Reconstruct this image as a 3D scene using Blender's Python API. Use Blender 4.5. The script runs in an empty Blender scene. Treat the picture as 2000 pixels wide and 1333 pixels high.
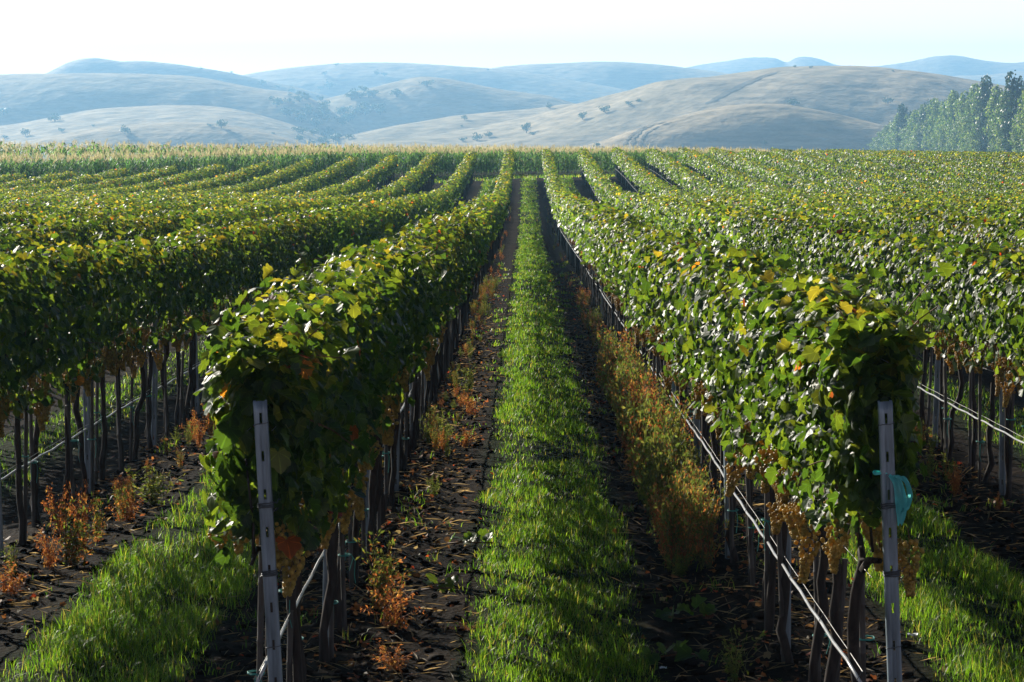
import bpy, math, random
import numpy as np
from mathutils import Vector, Matrix
from mathutils.bvhtree import BVHTree

scene = bpy.context.scene
C = scene.collection
R = math.radians
rng = np.random.default_rng(7)
random.seed(7)

# ------------------------------------------------------------------ camera, light, exposure
F = 4800.0                                   # focal length in pixels of the 2000 px wide photograph
CAMH = 2.65
cam_d = bpy.data.cameras.new('camera')
cam_d.sensor_width = 36.0
cam_d.lens = 36.0 * F / 2000.0
cam_d.clip_start = 0.1
cam_d.clip_end = 20000
cam = bpy.data.objects.new('camera', cam_d)
C.objects.link(cam)
PITCH = math.atan((666.5 - 230.0) / F)
YAW = math.atan(27.0 / F)
cam.location = (0, 0, CAMH)
cam.rotation_euler = (math.pi / 2 - PITCH, 0, YAW)
scene.camera = cam

SUN_AZ = R(36)                               # to the left of straight ahead (+Y)
SUN_EL = R(23.8)
sun_vec = Vector((-math.sin(SUN_AZ) * math.cos(SUN_EL), math.cos(SUN_AZ) * math.cos(SUN_EL), math.sin(SUN_EL)))
sd = bpy.data.lights.new('sun', 'SUN')
sd.energy = 5.0
sd.angle = R(0.53)
sd.color = (1.0, 0.93, 0.80)
sun = bpy.data.objects.new('sun', sd)
sun.rotation_euler = sun_vec.to_track_quat('Z', 'Y').to_euler()
sun.location = (-20, 20, 30)
C.objects.link(sun)

world = bpy.data.worlds.new('World')
scene.world = world
world.use_nodes = True
wn = world.node_tree.nodes
wl = world.node_tree.links
bg = wn['Background']
sky = wn.new('ShaderNodeTexSky')
sky.sky_type = 'NISHITA'
sky.sun_disc = False
sky.sun_elevation = SUN_EL
sky.sun_rotation = -SUN_AZ
sky.altitude = 300
sky.air_density = 0.3
sky.dust_density = 0.7
sky.ozone_density = 1.5
# pale summer haze lying along the whole horizon, all round
tco = wn.new('ShaderNodeTexCoord'); sxyz = wn.new('ShaderNodeSeparateXYZ'); wl.new(tco.outputs['Generated'], sxyz.inputs[0])
mab = wn.new('ShaderNodeMath'); mab.operation = 'ABSOLUTE'; wl.new(sxyz.outputs[2], mab.inputs[0])
mml = wn.new('ShaderNodeMath'); mml.operation = 'MULTIPLY'; mml.inputs[1].default_value = -17.0; wl.new(mab.outputs[0], mml.inputs[0])
mex = wn.new('ShaderNodeMath'); mex.operation = 'EXPONENT'; wl.new(mml.outputs[0], mex.inputs[0])
mixs = wn.new('ShaderNodeMix'); mixs.data_type = 'RGBA'; wl.new(mex.outputs[0], mixs.inputs[0])
wl.new(sky.outputs[0], mixs.inputs[6]); mixs.inputs[7].default_value = (45, 37, 36, 1)
wl.new(mixs.outputs[2], bg.inputs[0])
bg.inputs[1].default_value = 0.05

scene.view_settings.view_transform = 'Standard'
scene.view_settings.look = 'None'
scene.view_settings.gamma = 1.0
scene.view_settings.use_curve_mapping = False
scene.view_settings.exposure = 0.78
scene.render.engine = 'CYCLES'
cy = scene.cycles
cy.max_bounces = 7
cy.diffuse_bounces = 3
cy.glossy_bounces = 2
cy.transmission_bounces = 5
cy.transparent_max_bounces = 6
cy.volume_bounces = 1
cy.use_denoising = True
cy.sample_clamp_indirect = 4.0
cy.caustics_reflective = False
cy.caustics_refractive = False

# ------------------------------------------------------------------ helpers
def tag(o, label=None, cat=None, group=None, kind=None):
    if label: o['label'] = label
    if cat: o['category'] = cat
    if group: o['group'] = group
    if kind: o['kind'] = kind
    return o

def empty(name, loc, **k):
    o = bpy.data.objects.new(name, None)
    o.location = loc
    o.empty_display_size = 0.2
    C.objects.link(o)
    return tag(o, **k)

def make_mesh(name, verts, faces_list, mats, col=None, uv=None, smooth=False, mat_idx=None):
    """verts (N,3); faces_list: list of int arrays (M,k); col (N,3) colour per vertex; uv (N,2) per vertex"""
    me = bpy.data.meshes.new(name)
    verts = np.ascontiguousarray(verts, dtype=np.float32)
    loops = np.concatenate([f.ravel() for f in faces_list]).astype(np.int32)
    tot = np.concatenate([np.full(len(f), f.shape[1], dtype=np.int32) for f in faces_list])
    start = np.concatenate([[0], np.cumsum(tot)[:-1]]).astype(np.int32)
    me.vertices.add(len(verts))
    me.vertices.foreach_set('co', verts.ravel())
    me.loops.add(len(loops))
    me.loops.foreach_set('vertex_index', loops)
    me.polygons.add(len(tot))
    me.polygons.foreach_set('loop_start', start)
    me.polygons.foreach_set('loop_total', tot)
    if smooth:
        me.polygons.foreach_set('use_smooth', np.ones(len(tot), dtype=bool))
    if not isinstance(mats, (list, tuple)): mats = [mats]
    for m in mats: me.materials.append(m)
    if mat_idx is not None:
        me.polygons.foreach_set('material_index', np.asarray(mat_idx, dtype=np.int32))
    me.update(calc_edges=True)
    if col is not None:
        a = me.attributes.new('col', 'FLOAT_COLOR', 'POINT')
        c4 = np.ones((len(verts), 4), dtype=np.float32)
        c4[:, :3] = col
        a.data.foreach_set('color', c4.ravel())
    if uv is not None:
        a = me.attributes.new('luv', 'FLOAT2', 'POINT')
        a.data.foreach_set('vector', np.ascontiguousarray(uv, dtype=np.float32).ravel())
    return me

def link(name, me, parent=None, loc=None):
    o = bpy.data.objects.new(name, me)
    if parent is not None: o.parent = parent
    if loc is not None: o.location = loc
    C.objects.link(o)
    return o

class Acc:
    """collects geometry of one part"""
    def __init__(s): s.v = []; s.f = {}; s.c = []; s.n = 0; s.uv = []
    def add(s, v, f, col=None, uv=None):
        v = np.asarray(v, dtype=np.float64).reshape(-1, 3)
        s.v.append(v)
        for a in (f if isinstance(f, list) else [f]):
            a = np.asarray(a)
            s.f.setdefault(a.shape[1], []).append(a + s.n)
        s.n += len(v)
        if col is not None:
            s.c.append(np.broadcast_to(np.asarray(col, dtype=np.float64), (len(v), 3)))
        s.uv.append(uv if uv is not None else np.zeros((len(v), 2)))
    def mesh(s, name, mats, off=(0, 0, 0), smooth=False, uv=False):
        v = np.concatenate(s.v) - np.array(off)
        fl = [np.concatenate(x) for x in s.f.values()]
        return make_mesh(name, v, fl, mats, col=np.concatenate(s.c) if s.c else None,
                         uv=np.concatenate(s.uv) if uv else None, smooth=smooth)

def tube(pts, rad, n=5, cap=True):
    pts = np.asarray(pts, dtype=float)
    m = len(pts)
    rad = np.broadcast_to(np.asarray(rad, dtype=float), (m,))
    d = np.gradient(pts, axis=0)
    d /= np.linalg.norm(d, axis=1)[:, None] + 1e-12
    ref = np.array([0, 0, 1.0]) if abs(d[:, 2]).mean() < 0.8 else np.array([1.0, 0, 0])
    a = np.cross(d, ref); a /= np.linalg.norm(a, axis=1)[:, None] + 1e-12
    b = np.cross(d, a)
    t = np.arange(n) * 2 * math.pi / n
    v = pts[:, None] + rad[:, None, None] * (np.cos(t)[None, :, None] * a[:, None] + np.sin(t)[None, :, None] * b[:, None])
    i = np.arange(m - 1)[:, None] * n
    j = np.arange(n)[None]; j2 = (j + 1) % n
    f = np.stack([i + j, i + j2, i + n + j2, i + n + j], -1).reshape(-1, 4)
    v = v.reshape(-1, 3)
    if cap and n == 4:
        return v, [f, np.array([[0, 1, 2, 3]]), ]
    if cap:
        v = np.concatenate([v, pts[:1], pts[-1:]])
        k = len(v) - 2
        jj = np.arange(n)
        c1 = np.stack([np.full(n, k), (jj + 1) % n, jj], -1)
        c2 = np.stack([np.full(n, k + 1), (m - 1) * n + jj, (m - 1) * n + (jj + 1) % n], -1)
        return v, [f, np.concatenate([c1, c2])]
    return v, [f]

# value noise, vectorised
_perm = np.random.default_rng(3).random((256, 256))
def vnoise(x, y):
    x = np.asarray(x, dtype=float); y = np.asarray(y, dtype=float)
    xi = np.floor(x).astype(int); yi = np.floor(y).astype(int)
    fx = x - xi; fy = y - yi
    fx = fx * fx * (3 - 2 * fx); fy = fy * fy * (3 - 2 * fy)
    g = lambda a, b: _perm[a & 255, b & 255]
    return ((g(xi, yi) * (1 - fx) + g(xi + 1, yi) * fx) * (1 - fy) + (g(xi, yi + 1) * (1 - fx) + g(xi + 1, yi + 1) * fx) * fy) * 2 - 1
def fbm(x, y, o=4, g=0.5):
    s = 0; a = 1; n = 0
    for k in range(o):
        s = s + a * vnoise(x * 2 ** k + 17.3 * k, y * 2 ** k + 5.1 * k); n += a; a *= g
    return s / n

# smooth interpolation through knots (cubic Hermite)
def hermite(x, xs, ys):
    xs = np.array(xs, float); ys = np.array(ys, float)
    m = np.gradient(ys, xs)
    x = np.clip(x, xs[0], xs[-1])
    i = np.clip(np.searchsorted(xs, x) - 1, 0, len(xs) - 2)
    h = xs[i + 1] - xs[i]; t = (x - xs[i]) / h
    return ((2 * t ** 3 - 3 * t ** 2 + 1) * ys[i] + (t ** 3 - 2 * t ** 2 + t) * h * m[i]
            + (-2 * t ** 3 + 3 * t ** 2) * ys[i + 1] + (t ** 3 - t ** 2) * h * m[i + 1])

GY = [-80, -20, 0, 40, 70, 84, 95, 108, 118, 130, 141, 152, 163, 175, 190, 215, 250, 320, 500, 900, 1200, 2000, 3000, 7000]
GZ = [-1.0, -2.2, -2.65, -3.63, -4.36, -4.72, -4.98, -5.12, -5.1, -4.95, -4.74, -4.5, -4.28, -4.15, -4.2, -4.6, -5.2, -6.2, -8.7, -15.5, -20, -33, -45, -80]
def G0(x, y):
    x = np.asarray(x, float); y = np.asarray(y, float)
    z = hermite(y, GY, GZ)
    w = np.clip((y - 90) / 60, 0, 1)
    far = np.clip(1 - (y - 250) / 300, 0, 1)
    e = np.clip((y - (169.5 + 1.05 * x) - 0.5) / 7, 0, 1)
    z = z - w * far * (0.016 * np.clip(-x, 0, 60) * (1 - e) + 0.014 * np.clip(x, 0, 60)) + far * e * 0.010 * np.clip(-x, 0, 40)
    return z + CAMH
def strip_w(x):
    """distance to the nearest aisle centre"""
    u = (x - 0.165 + 1.25) % 2.5 - 1.25
    return u
def G(x, y):
    x = np.asarray(x, float); y = np.asarray(y, float)
    z = G0(x, y)
    near = np.clip(1 - (y - 60) / 120, 0, 1)
    u = strip_w(x)
    z = z + near * (0.05 * np.exp(-((np.abs(u) - 1.25) / 0.28) ** 2) - 0.025 * np.exp(-((np.abs(u) - 0.8) / 0.16) ** 2) + 0.012 * fbm(x * 1.5, y * 1.5, 3))
    return z

def row_end(x):
    return 169.5 + 1.05 * x
SP = 2.5
Y0 = 9.9
rows = []
for k in range(13): rows.append((-1, k, -1.085 - SP * k))
for k in range(17): rows.append((1, k, 1.415 + SP * k))

# ------------------------------------------------------------------ materials
def nmat(name):
    m = bpy.data.materials.new(name)
    m.use_nodes = True
    nt = m.node_tree
    return m, nt.nodes, nt.links, nt.nodes['Principled BSDF'], nt.nodes['Material Output']

def attr(n, name='col'):
    a = n.new('ShaderNodeAttribute'); a.attribute_name = name
    return a

def leaf_material(name, transl=0.42, rough=0.38, spec=0.5, tint=(1.4, 1.15, 0.5), veins=False, tgain=1.3):
    m, n, l, p, out = nmat(name)
    a = attr(n)
    colsrc = a.outputs['Color']
    nz = n.new('ShaderNodeTexNoise'); nz.inputs['Scale'].default_value = 35; nz.inputs['Detail'].default_value = 2
    geo = n.new('ShaderNodeNewGeometry')
    l.new(geo.outputs['Position'], nz.inputs['Vector'])
    mr = n.new('ShaderNodeMapRange'); mr.inputs[3].default_value = 0.75; mr.inputs[4].default_value = 1.25
    l.new(nz.outputs['Fac'], mr.inputs[0])
    mx = n.new('ShaderNodeMix'); mx.data_type = 'RGBA'; mx.blend_type = 'MULTIPLY'; mx.inputs[0].default_value = 1
    l.new(colsrc, mx.inputs[6]); l.new(mr.outputs[0], mx.inputs[7])
    colsrc = mx.outputs[2]
    if veins:
        uv = attr(n, 'luv')
        sx = n.new('ShaderNodeSeparateXYZ'); l.new(uv.outputs['Vector'], sx.inputs[0])
        ab = n.new('ShaderNodeMath'); ab.operation = 'ABSOLUTE'; l.new(sx.outputs[0], ab.inputs[0])
        at = n.new('ShaderNodeMath'); at.operation = 'ARCTAN2'; l.new(ab.outputs[0], at.inputs[0]); l.new(sx.outputs[1], at.inputs[1])
        mu = n.new('ShaderNodeMath'); mu.operation = 'MULTIPLY'; mu.inputs[1].default_value = 6.6; l.new(at.outputs[0], mu.inputs[0])
        co = n.new('ShaderNodeMath'); co.operation = 'COSINE'; l.new(mu.outputs[0], co.inputs[0])
        r2 = n.new('ShaderNodeMapRange'); r2.inputs[1].default_value = 0.9; r2.inputs[2].default_value = 1.0
        r2.inputs[3].default_value = 1.0; r2.inputs[4].default_value = 1.7
        l.new(co.outputs[0], r2.inputs[0])
        m2 = n.new('ShaderNodeMix'); m2.data_type = 'RGBA'; m2.blend_type = 'MULTIPLY'; m2.inputs[0].default_value = 1
        l.new(colsrc, m2.inputs[6]); l.new(r2.outputs[0], m2.inputs[7]); colsrc = m2.outputs[2]
        bp = n.new('ShaderNodeBump'); bp.inputs['Strength'].default_value = 0.35; bp.inputs['Distance'].default_value = 0.003
        l.new(co.outputs[0], bp.inputs['Height']); l.new(bp.outputs[0], p.inputs['Normal'])
    l.new(colsrc, p.inputs['Base Color'])
    p.inputs['Roughness'].default_value = rough
    p.inputs['Specular IOR Level'].default_value = spec
    t = n.new('ShaderNodeBsdfTranslucent')
    tc = n.new('ShaderNodeMix'); tc.data_type = 'RGBA'; tc.blend_type = 'MULTIPLY'; tc.inputs[0].default_value = 1
    l.new(colsrc, tc.inputs[6]); tc.inputs[7].default_value = tuple(x * tgain for x in tint) + (1,)
    l.new(tc.outputs[2], t.inputs['Color'])
    ms = n.new('ShaderNodeMixShader'); ms.inputs[0].default_value = transl
    l.new(p.outputs[0], ms.inputs[1]); l.new(t.outputs[0], ms.inputs[2])
    l.new(ms.outputs[0], out.inputs['Surface'])
    return m

M_LEAF = leaf_material('vine_leaf', veins=True, transl=0.46, rough=0.45, spec=0.34, tgain=4.0)
M_LEAF_FAR = leaf_material('vine_leaf_far', transl=0.5, rough=0.4, spec=0.5, tgain=4.4)
M_GRASS = leaf_material('grass_blade', transl=0.55, rough=0.42, spec=0.3, tint=(1.15, 1.2, 0.45), tgain=4.6)
M_WEED = leaf_material('weed_leaf', transl=0.5, rough=0.6, spec=0.25, tint=(1.2, 1.0, 0.6), tgain=2.0)
M_CORN = leaf_material('corn_leaf', transl=0.55, rough=0.5, spec=0.4, tint=(1.0, 1.1, 0.6), tgain=2.0)
M_CROWN = leaf_material('tree_leaf', transl=0.5, rough=0.42, spec=0.5, tint=(1.0, 1.1, 0.6), tgain=1.2)
M_GRAPE = leaf_material('grape_skin', transl=0.42, rough=0.38, spec=0.35, tint=(1.25, 1.0, 0.55), tgain=1.35)

def wood_mat(name, c1, c2, scale=30, rough=0.85, zs=0.15, metallic=0.0, spec=0.3, bump=0.4):
    m, n, l, p, out = nmat(name)
    tcn = n.new('ShaderNodeTexCoord')
    mp = n.new('ShaderNodeMapping'); mp.inputs['Scale'].default_value = (1, 1, zs)
    l.new(tcn.outputs['Object'], mp.inputs[0])
    nz = n.new('ShaderNodeTexNoise'); nz.inputs['Scale'].default_value = scale; nz.inputs['Detail'].default_value = 5
    l.new(mp.outputs[0], nz.inputs['Vector'])
    cr = n.new('ShaderNodeValToRGB')
    cr.color_ramp.elements[0].position = 0.35; cr.color_ramp.elements[1].position = 0.7
    cr.color_ramp.elements[0].color = c1 + (1,); cr.color_ramp.elements[1].color = c2 + (1,)
    l.new(nz.outputs['Fac'], cr.inputs[0]); l.new(cr.outputs[0], p.inputs['Base Color'])
    bp = n.new('ShaderNodeBump'); bp.inputs['Strength'].default_value = bump; bp.inputs['Distance'].default_value = 0.01
    l.new(nz.outputs['Fac'], bp.inputs['Height']); l.new(bp.outputs[0], p.inputs['Normal'])
    p.inputs['Roughness'].default_value = rough
    p.inputs['Metallic'].default_value = metallic
    p.inputs['Specular IOR Level'].default_value = spec
    return m
M_TRUNK = wood_mat('vine_bark', (0.014, 0.010, 0.008), (0.045, 0.034, 0.027), 40)
M_CANE = wood_mat('cane_bark', (0.10, 0.045, 0.022), (0.24, 0.12, 0.055), 30, rough=0.6)
M_STAKE = wood_mat('bamboo_stake', (0.035, 0.032, 0.03), (0.10, 0.09, 0.08), 25, rough=0.6)
M_POST = wood_mat('galvanised_steel', (0.09, 0.12, 0.145), (0.24, 0.31, 0.37), 22, rough=0.5, metallic=0.4, spec=0.5, bump=0.1)
M_PIPE = wood_mat('black_pipe_painted_gleam', (0.32, 0.33, 0.34), (0.5, 0.51, 0.52), 8, rough=0.3, spec=0.7, bump=0.05)  # black polythene pipe; its gleam against the sun is put into the pale grey
M_WIRE = wood_mat('wire_metal', (0.30, 0.30, 0.29), (0.45, 0.44, 0.42), 20, rough=0.4, metallic=0.5, bump=0.05)
M_DARKWIRE = wood_mat('old_wire', (0.04, 0.045, 0.05), (0.10, 0.11, 0.12), 30, rough=0.5, metallic=0.4, bump=0.2)
M_TWINE = wood_mat('teal_twine', (0.03, 0.22, 0.20), (0.06, 0.34, 0.30), 30, rough=0.6, bump=0.1)

# soil
def soil_material():
    m, n, l, p, out = nmat('ground_soil')
    geo = n.new('ShaderNodeNewGeometry')
    def noise(sc, det=6, rough=0.6):
        z = n.new('ShaderNodeTexNoise'); z.inputs['Scale'].default_value = sc; z.inputs['Detail'].default_value = det
        z.inputs['Roughness'].default_value = rough
        l.new(geo.outputs['Position'], z.inputs['Vector']); return z
    z1 = noise(1.4); z2 = noise(14, 8, 0.7)
    cr = n.new('ShaderNodeValToRGB')
    cr.color_ramp.elements[0].position = 0.42; cr.color_ramp.elements[0].color = (0.008, 0.0058, 0.0045, 1)
    cr.color_ramp.elements[1].position = 0.66; cr.color_ramp.elements[1].color = (0.028, 0.020, 0.015, 1)
    l.new(z2.outputs['Fac'], cr.inputs[0])
    cr2 = n.new('ShaderNodeValToRGB')
    cr2.color_ramp.elements[0].position = 0.35; cr2.color_ramp.elements[0].color = (0.45, 0.44, 0.44, 1)
    cr2.color_ramp.elements[1].position = 0.7; cr2.color_ramp.elements[1].color = (1.5, 1.35, 1.15, 1)
    l.new(z1.outputs['Fac'], cr2.inputs[0])
    mx = n.new('ShaderNodeMix'); mx.data_type = 'RGBA'; mx.blend_type = 'MULTIPLY'; mx.inputs[0].default_value = 1
    l.new(cr.outputs[0], mx.inputs[6]); l.new(cr2.outputs[0], mx.inputs[7])
    # grass cover colour from the vertex colour (r = share of grass, g = share of dry grassland)
    a = attr(n); sp = n.new('ShaderNodeSeparateColor'); l.new(a.outputs['Color'], sp.inputs[0])
    mg = n.new('ShaderNodeMix'); mg.data_type = 'RGBA'
    l.new(sp.outputs[0], mg.inputs[0]); l.new(mx.outputs[2], mg.inputs[6]); mg.inputs[7].default_value = (0.014, 0.024, 0.007, 1)
    md = n.new('ShaderNodeMix'); md.data_type = 'RGBA'
    l.new(sp.outputs[1], md.inputs[0]); l.new(mg.outputs[2], md.inputs[6]); md.inputs[7].default_value = (0.32, 0.26, 0.14, 1)
    l.new(md.outputs[2], p.inputs['Base Color'])
    p.inputs['Roughness'].default_value = 0.85
    p.inputs['Specular IOR Level'].default_value = 0.03
    vo = n.new('ShaderNodeTexVoronoi'); vo.inputs['Scale'].default_value = 22; l.new(geo.outputs['Position'], vo.inputs['Vector'])
    ad = n.new('ShaderNodeMath'); ad.operation = 'MULTIPLY_ADD'; l.new(z2.outputs['Fac'], ad.inputs[0]); ad.inputs[1].default_value = 2.0
    l.new(vo.outputs['Distance'], ad.inputs[2])
    bp = n.new('ShaderNodeBump'); bp.inputs['Strength'].default_value = 0.8; bp.inputs['Distance'].default_value = 0.02
    l.new(ad.outputs[0], bp.inputs['Height']); l.new(bp.outputs[0], p.inputs['Normal'])
    return m
M_SOIL = soil_material()

def hill_material(name='dry_hill_grass', c1=(0.31, 0.245, 0.15), c2=(0.60, 0.475, 0.30), green=0.3):
    m, n, l, p, out = nmat(name)
    geo = n.new('ShaderNodeNewGeometry')
    mp = n.new('ShaderNodeMapping'); mp.inputs['Scale'].default_value = (0.5, 0.5, 3.5)
    l.new(geo.outputs['Position'], mp.inputs[0])
    z = n.new('ShaderNodeTexNoise'); z.inputs['Scale'].default_value = 0.10; z.inputs['Detail'].default_value = 8; z.inputs['Roughness'].default_value = 0.62
    l.new(mp.outputs[0], z.inputs['Vector'])
    cr = n.new('ShaderNodeValToRGB')
    cr.color_ramp.elements[0].position = 0.36; cr.color_ramp.elements[0].color = c1 + (1,)
    cr.color_ramp.elements[1].position = 0.62; cr.color_ramp.elements[1].color = c2 + (1,)
    l.new(z.outputs['Fac'], cr.inputs[0])
    z3 = n.new('ShaderNodeTexNoise'); z3.inputs['Scale'].default_value = 0.004; z3.inputs['Detail'].default_value = 4
    l.new(geo.outputs['Position'], z3.inputs['Vector'])
    mr = n.new('ShaderNodeMapRange'); mr.inputs[1].default_value = 0.48; mr.inputs[2].default_value = 0.7; mr.inputs[4].default_value = green
    l.new(z3.outputs['Fac'], mr.inputs[0])
    mg = n.new('ShaderNodeMix'); mg.data_type = 'RGBA'
    l.new(mr.outputs[0], mg.inputs[0]); l.new(cr.outputs[0], mg.inputs[6]); mg.inputs[7].default_value = (0.14, 0.15, 0.075, 1)
    l.new(mg.outputs[2], p.inputs['Base Color'])
    p.inputs['Roughness'].default_value = 0.95
    p.inputs['Specular IOR Level'].default_value = 0.1
    bp = n.new('ShaderNodeBump'); bp.inputs['Strength'].default_value = 0.8; bp.inputs['Distance'].default_value = 3.5
    z4 = n.new('ShaderNodeTexNoise'); z4.inputs['Scale'].default_value = 0.06; z4.inputs['Detail'].default_value = 7
    l.new(geo.outputs['Position'], z4.inputs['Vector'])
    l.new(z4.outputs['Fac'], bp.inputs['Height']); l.new(bp.outputs[0], p.inputs['Normal'])
    return m
M_HILL = hill_material()
M_TRACKS = hill_material('worn_track_grass', (0.15, 0.125, 0.085), (0.25, 0.21, 0.14), 0.15)

# ------------------------------------------------------------------ ground sheet
def build_ground():
    ys = [-40.0]
    y = -40.0
    while y < 5600:
        y += 1.5 if y < 5 else max(0.045, 0.0042 * y) if y < 200 else 0.02 * y
        ys.append(y)
    ys = np.array(ys)
    u = np.linspace(-1, 1, 225)
    uu = np.sign(u) * np.abs(u) ** 1.7
    Yg, Ug = np.meshgrid(ys, uu, indexing='ij')
    Xg = Ug * 0.36 * (np.maximum(Yg, -10) + 60)
    Z = G(Xg, Yg)
    w = np.clip(1 - (Yg - 25) / 60, 0, 1)
    au = np.abs(strip_w(Xg))
    clod = w * (0.014 * fbm(Xg * 9, Yg * 9, 3, 0.7) + 0.018 * np.maximum(0, fbm(Xg * 17, Yg * 17, 2)))
    Z = Z + clod
    grass = np.clip((0.58 - au + 0.12 * fbm(Xg * 1.2, Yg * 0.6, 3)) / 0.15, 0, 1)
    inside = (Yg < row_end(Xg) + 1.0)
    grass = np.where(inside, grass * 0.9, 0.9)
    grass = np.where(Yg > row_end(Xg) + 6, 0.3, grass)
    dry = np.clip((Yg - 400) / 100, 0, 1)
    col = np.stack([grass, dry, np.zeros_like(dry)], -1).reshape(-1, 3)
    nr, nc = Xg.shape
    i = np.arange(nr - 1)[:, None] * nc + np.arange(nc - 1)[None]
    f = np.stack([i, i + 1, i + nc + 1, i + nc], -1).reshape(-1, 4)
    me = make_mesh('ground', np.stack([Xg, Yg, Z], -1).reshape(-1, 3), [f], M_SOIL, col=col, smooth=True)
    return tag(link('ground', me), kind='structure')
build_ground()

# ------------------------------------------------------------------ hills
def px2(px, py, dist):
    """world point at forward distance dist seen at photo pixel px,py"""
    return ((px - 1027) / F * dist, dist, CAMH + (230 - py) / F * dist)

hill_meshes = []
def build_hill(name, D, L, crest, foot_drop=60, rough=1.0, seed=0, power=2.3, skew=0.0, gully=0.0, back=1.3, nu=230, nv=70):
    """crest: photo polyline (px,py). D: distance of the crest, L: length of the front slope."""
    cx = [c[0] for c in crest]; cyy = [c[1] for c in crest]
    x0, x1 = cx[0], cx[-1]
    u = np.linspace(x0, x1, nu)
    cz = CAMH + (230 - hermite(u, cx, cyy)) / F * D
    v = np.concatenate([np.linspace(0, 1, nv), 1 + np.linspace(0, 1, 26)[1:] ** 1.2])
    Ug, Vg = np.meshgrid(u, v, indexing='ij')
    dist = (D - L) + L * np.minimum(Vg, 1) + back * L * np.clip(Vg - 1, 0, 1)
    dist = dist + skew * (Ug - 1000) / 1000 * L
    X = (Ug - 1027) / F * dist
    foot = G0(0, D - L) - foot_drop * 0.25
    czg = np.repeat(cz[:, None], len(v), 1)
    t = np.minimum(Vg, 1)
    prof = 1 - (1 - t) ** power
    prof = np.where(t < 0.2, prof * (t / 0.2) ** 0.3, prof)
    Z = foot + (czg - foot) * prof
    b = np.clip(Vg - 1, 0, 1)
    Z = Z - (b ** 1.35) * (czg - foot + 25)
    env = np.sin(np.clip(Vg, 0, 1) * math.pi) ** 0.7
    sc = 1 / 170.0
    n1 = fbm(X * sc + seed * 13.1, dist * sc * 0.8 + seed * 7.7, 5, 0.48)
    ridg = 1 - np.abs(vnoise(X * 0.0055 + seed * 3.3 + 0.0016 * dist, dist * 0.0012 + seed)) * 2
    Z = Z + env * rough * (n1 * 11 + ridg * 6 * (0.5 + gully))
    # world y is forward distance
    nr, nc = X.shape
    i = np.arange(nr - 1)[:, None] * nc + np.arange(nc - 1)[None]
    f = np.stack([i, i + nc, i + nc + 1, i + 1], -1).reshape(-1, 4)
    V = np.stack([X, dist, Z], -1).reshape(-1, 3)
    me = make_mesh(name, V, [f], M_HILL, smooth=True)
    o = link(name, me)
    tag(o, kind='structure')
    hill_meshes.append((o, V, f))
    return o

build_hill('hills_horizon', 5000, 400, [(1230, 175), (1340, 133), (1400, 123), (1465, 117), (1510, 120), (1535, 127), (1550, 119), (1590, 118), (1625, 129), (1655, 133), (1760, 126), (1860, 113), (1900, 120), (1940, 126), (2020, 124), (2120, 130)], rough=1.2, seed=1)
build_hill('hills_horizon', 4300, 300, [(1700, 185), (1760, 160), (1850, 150), (1930, 147), (2000, 142), (2120, 140)], rough=1.0, seed=9)
build_hill('hills_far', 3500, 260, [(880, 165), (960, 135), (1020, 128), (1100, 125), (1180, 123.5), (1250, 126), (1320, 132), (1370, 138), (1430, 147), (1500, 165), (1600, 185)], rough=1.0, seed=2)
build_hill('hills_far', 3250, 280, [(380, 190), (470, 150), (530, 139), (600, 131), (660, 127), (740, 125), (830, 127), (900, 131), (960, 135), (1040, 146), (1130, 160), (1220, 176), (1300, 195), (1400, 220)], rough=1.1, seed=3)
build_hill('hills_peak', 2750, 130, [(20, 180), (95, 145), (140, 124), (185, 116), (215, 119), (240, 123), (270, 122), (330, 127), (400, 137), (455, 146), (510, 158), (570, 170), (640, 190), (720, 215)], rough=0.8, seed=4)
build_hill('hills_mid', 2350, 180, [(560, 215), (640, 195), (700, 184), (770, 172), (826, 163), (870, 164), (920, 170), (1000, 182), (1080, 194), (1160, 212), (1240, 228), (1300, 250)], rough=1.0, seed=5, gully=0.4)
build_hill('hills_left', 2150, 190, [(-180, 160), (-80, 150), (0, 147), (60, 145), (120, 146), (200, 147), (300, 147.5), (360, 149), (420, 157), (470, 168), (520, 177), (570, 183), (620, 200), (665, 232), (700, 262), (740, 300)], rough=0.9, seed=6, gully=0.7, power=2.1)
build_hill('hills_middle', 1900, 220, [(560, 300), (620, 285), (700, 268), (800, 247), (880, 232), (960, 222), (1050, 213), (1120, 205), (1200, 215), (1300, 240)], rough=0.7, seed=7, gully=0.2)
build_hill('hills_right', 1750, 290, [(660, 295), (760, 277), (850, 263), (950, 245), (1040, 226), (1120, 207), (1200, 190), (1290, 170), (1380, 152), (1450, 142), (1510, 135), (1570, 133), (1640, 133), (1700, 134.5), (1760, 138), (1820, 145), (1880, 155), (1950, 167), (2050, 184), (2180, 205)], rough=1.25, seed=8, gully=0.3)
build_hill('hills_low_left', 1600, 110, [(-180, 296), (-60, 287), (30, 280), (100, 266), (160, 256), (220, 247), (290, 241), (350, 239), (420, 242), (480, 252), (540, 266), (590, 281), (640, 296), (700, 310)], rough=0.45, seed=10)
build_hill('hills_low_right', 1350, 90, [(1080, 300), (1160, 285), (1240, 256), (1300, 236), (1360, 220), (1420, 208), (1470, 204), (1520, 204), (1580, 213), (1640, 225), (1700, 240), (1770, 258), (1850, 275), (1950, 300)], rough=0.45, seed=11)

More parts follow.
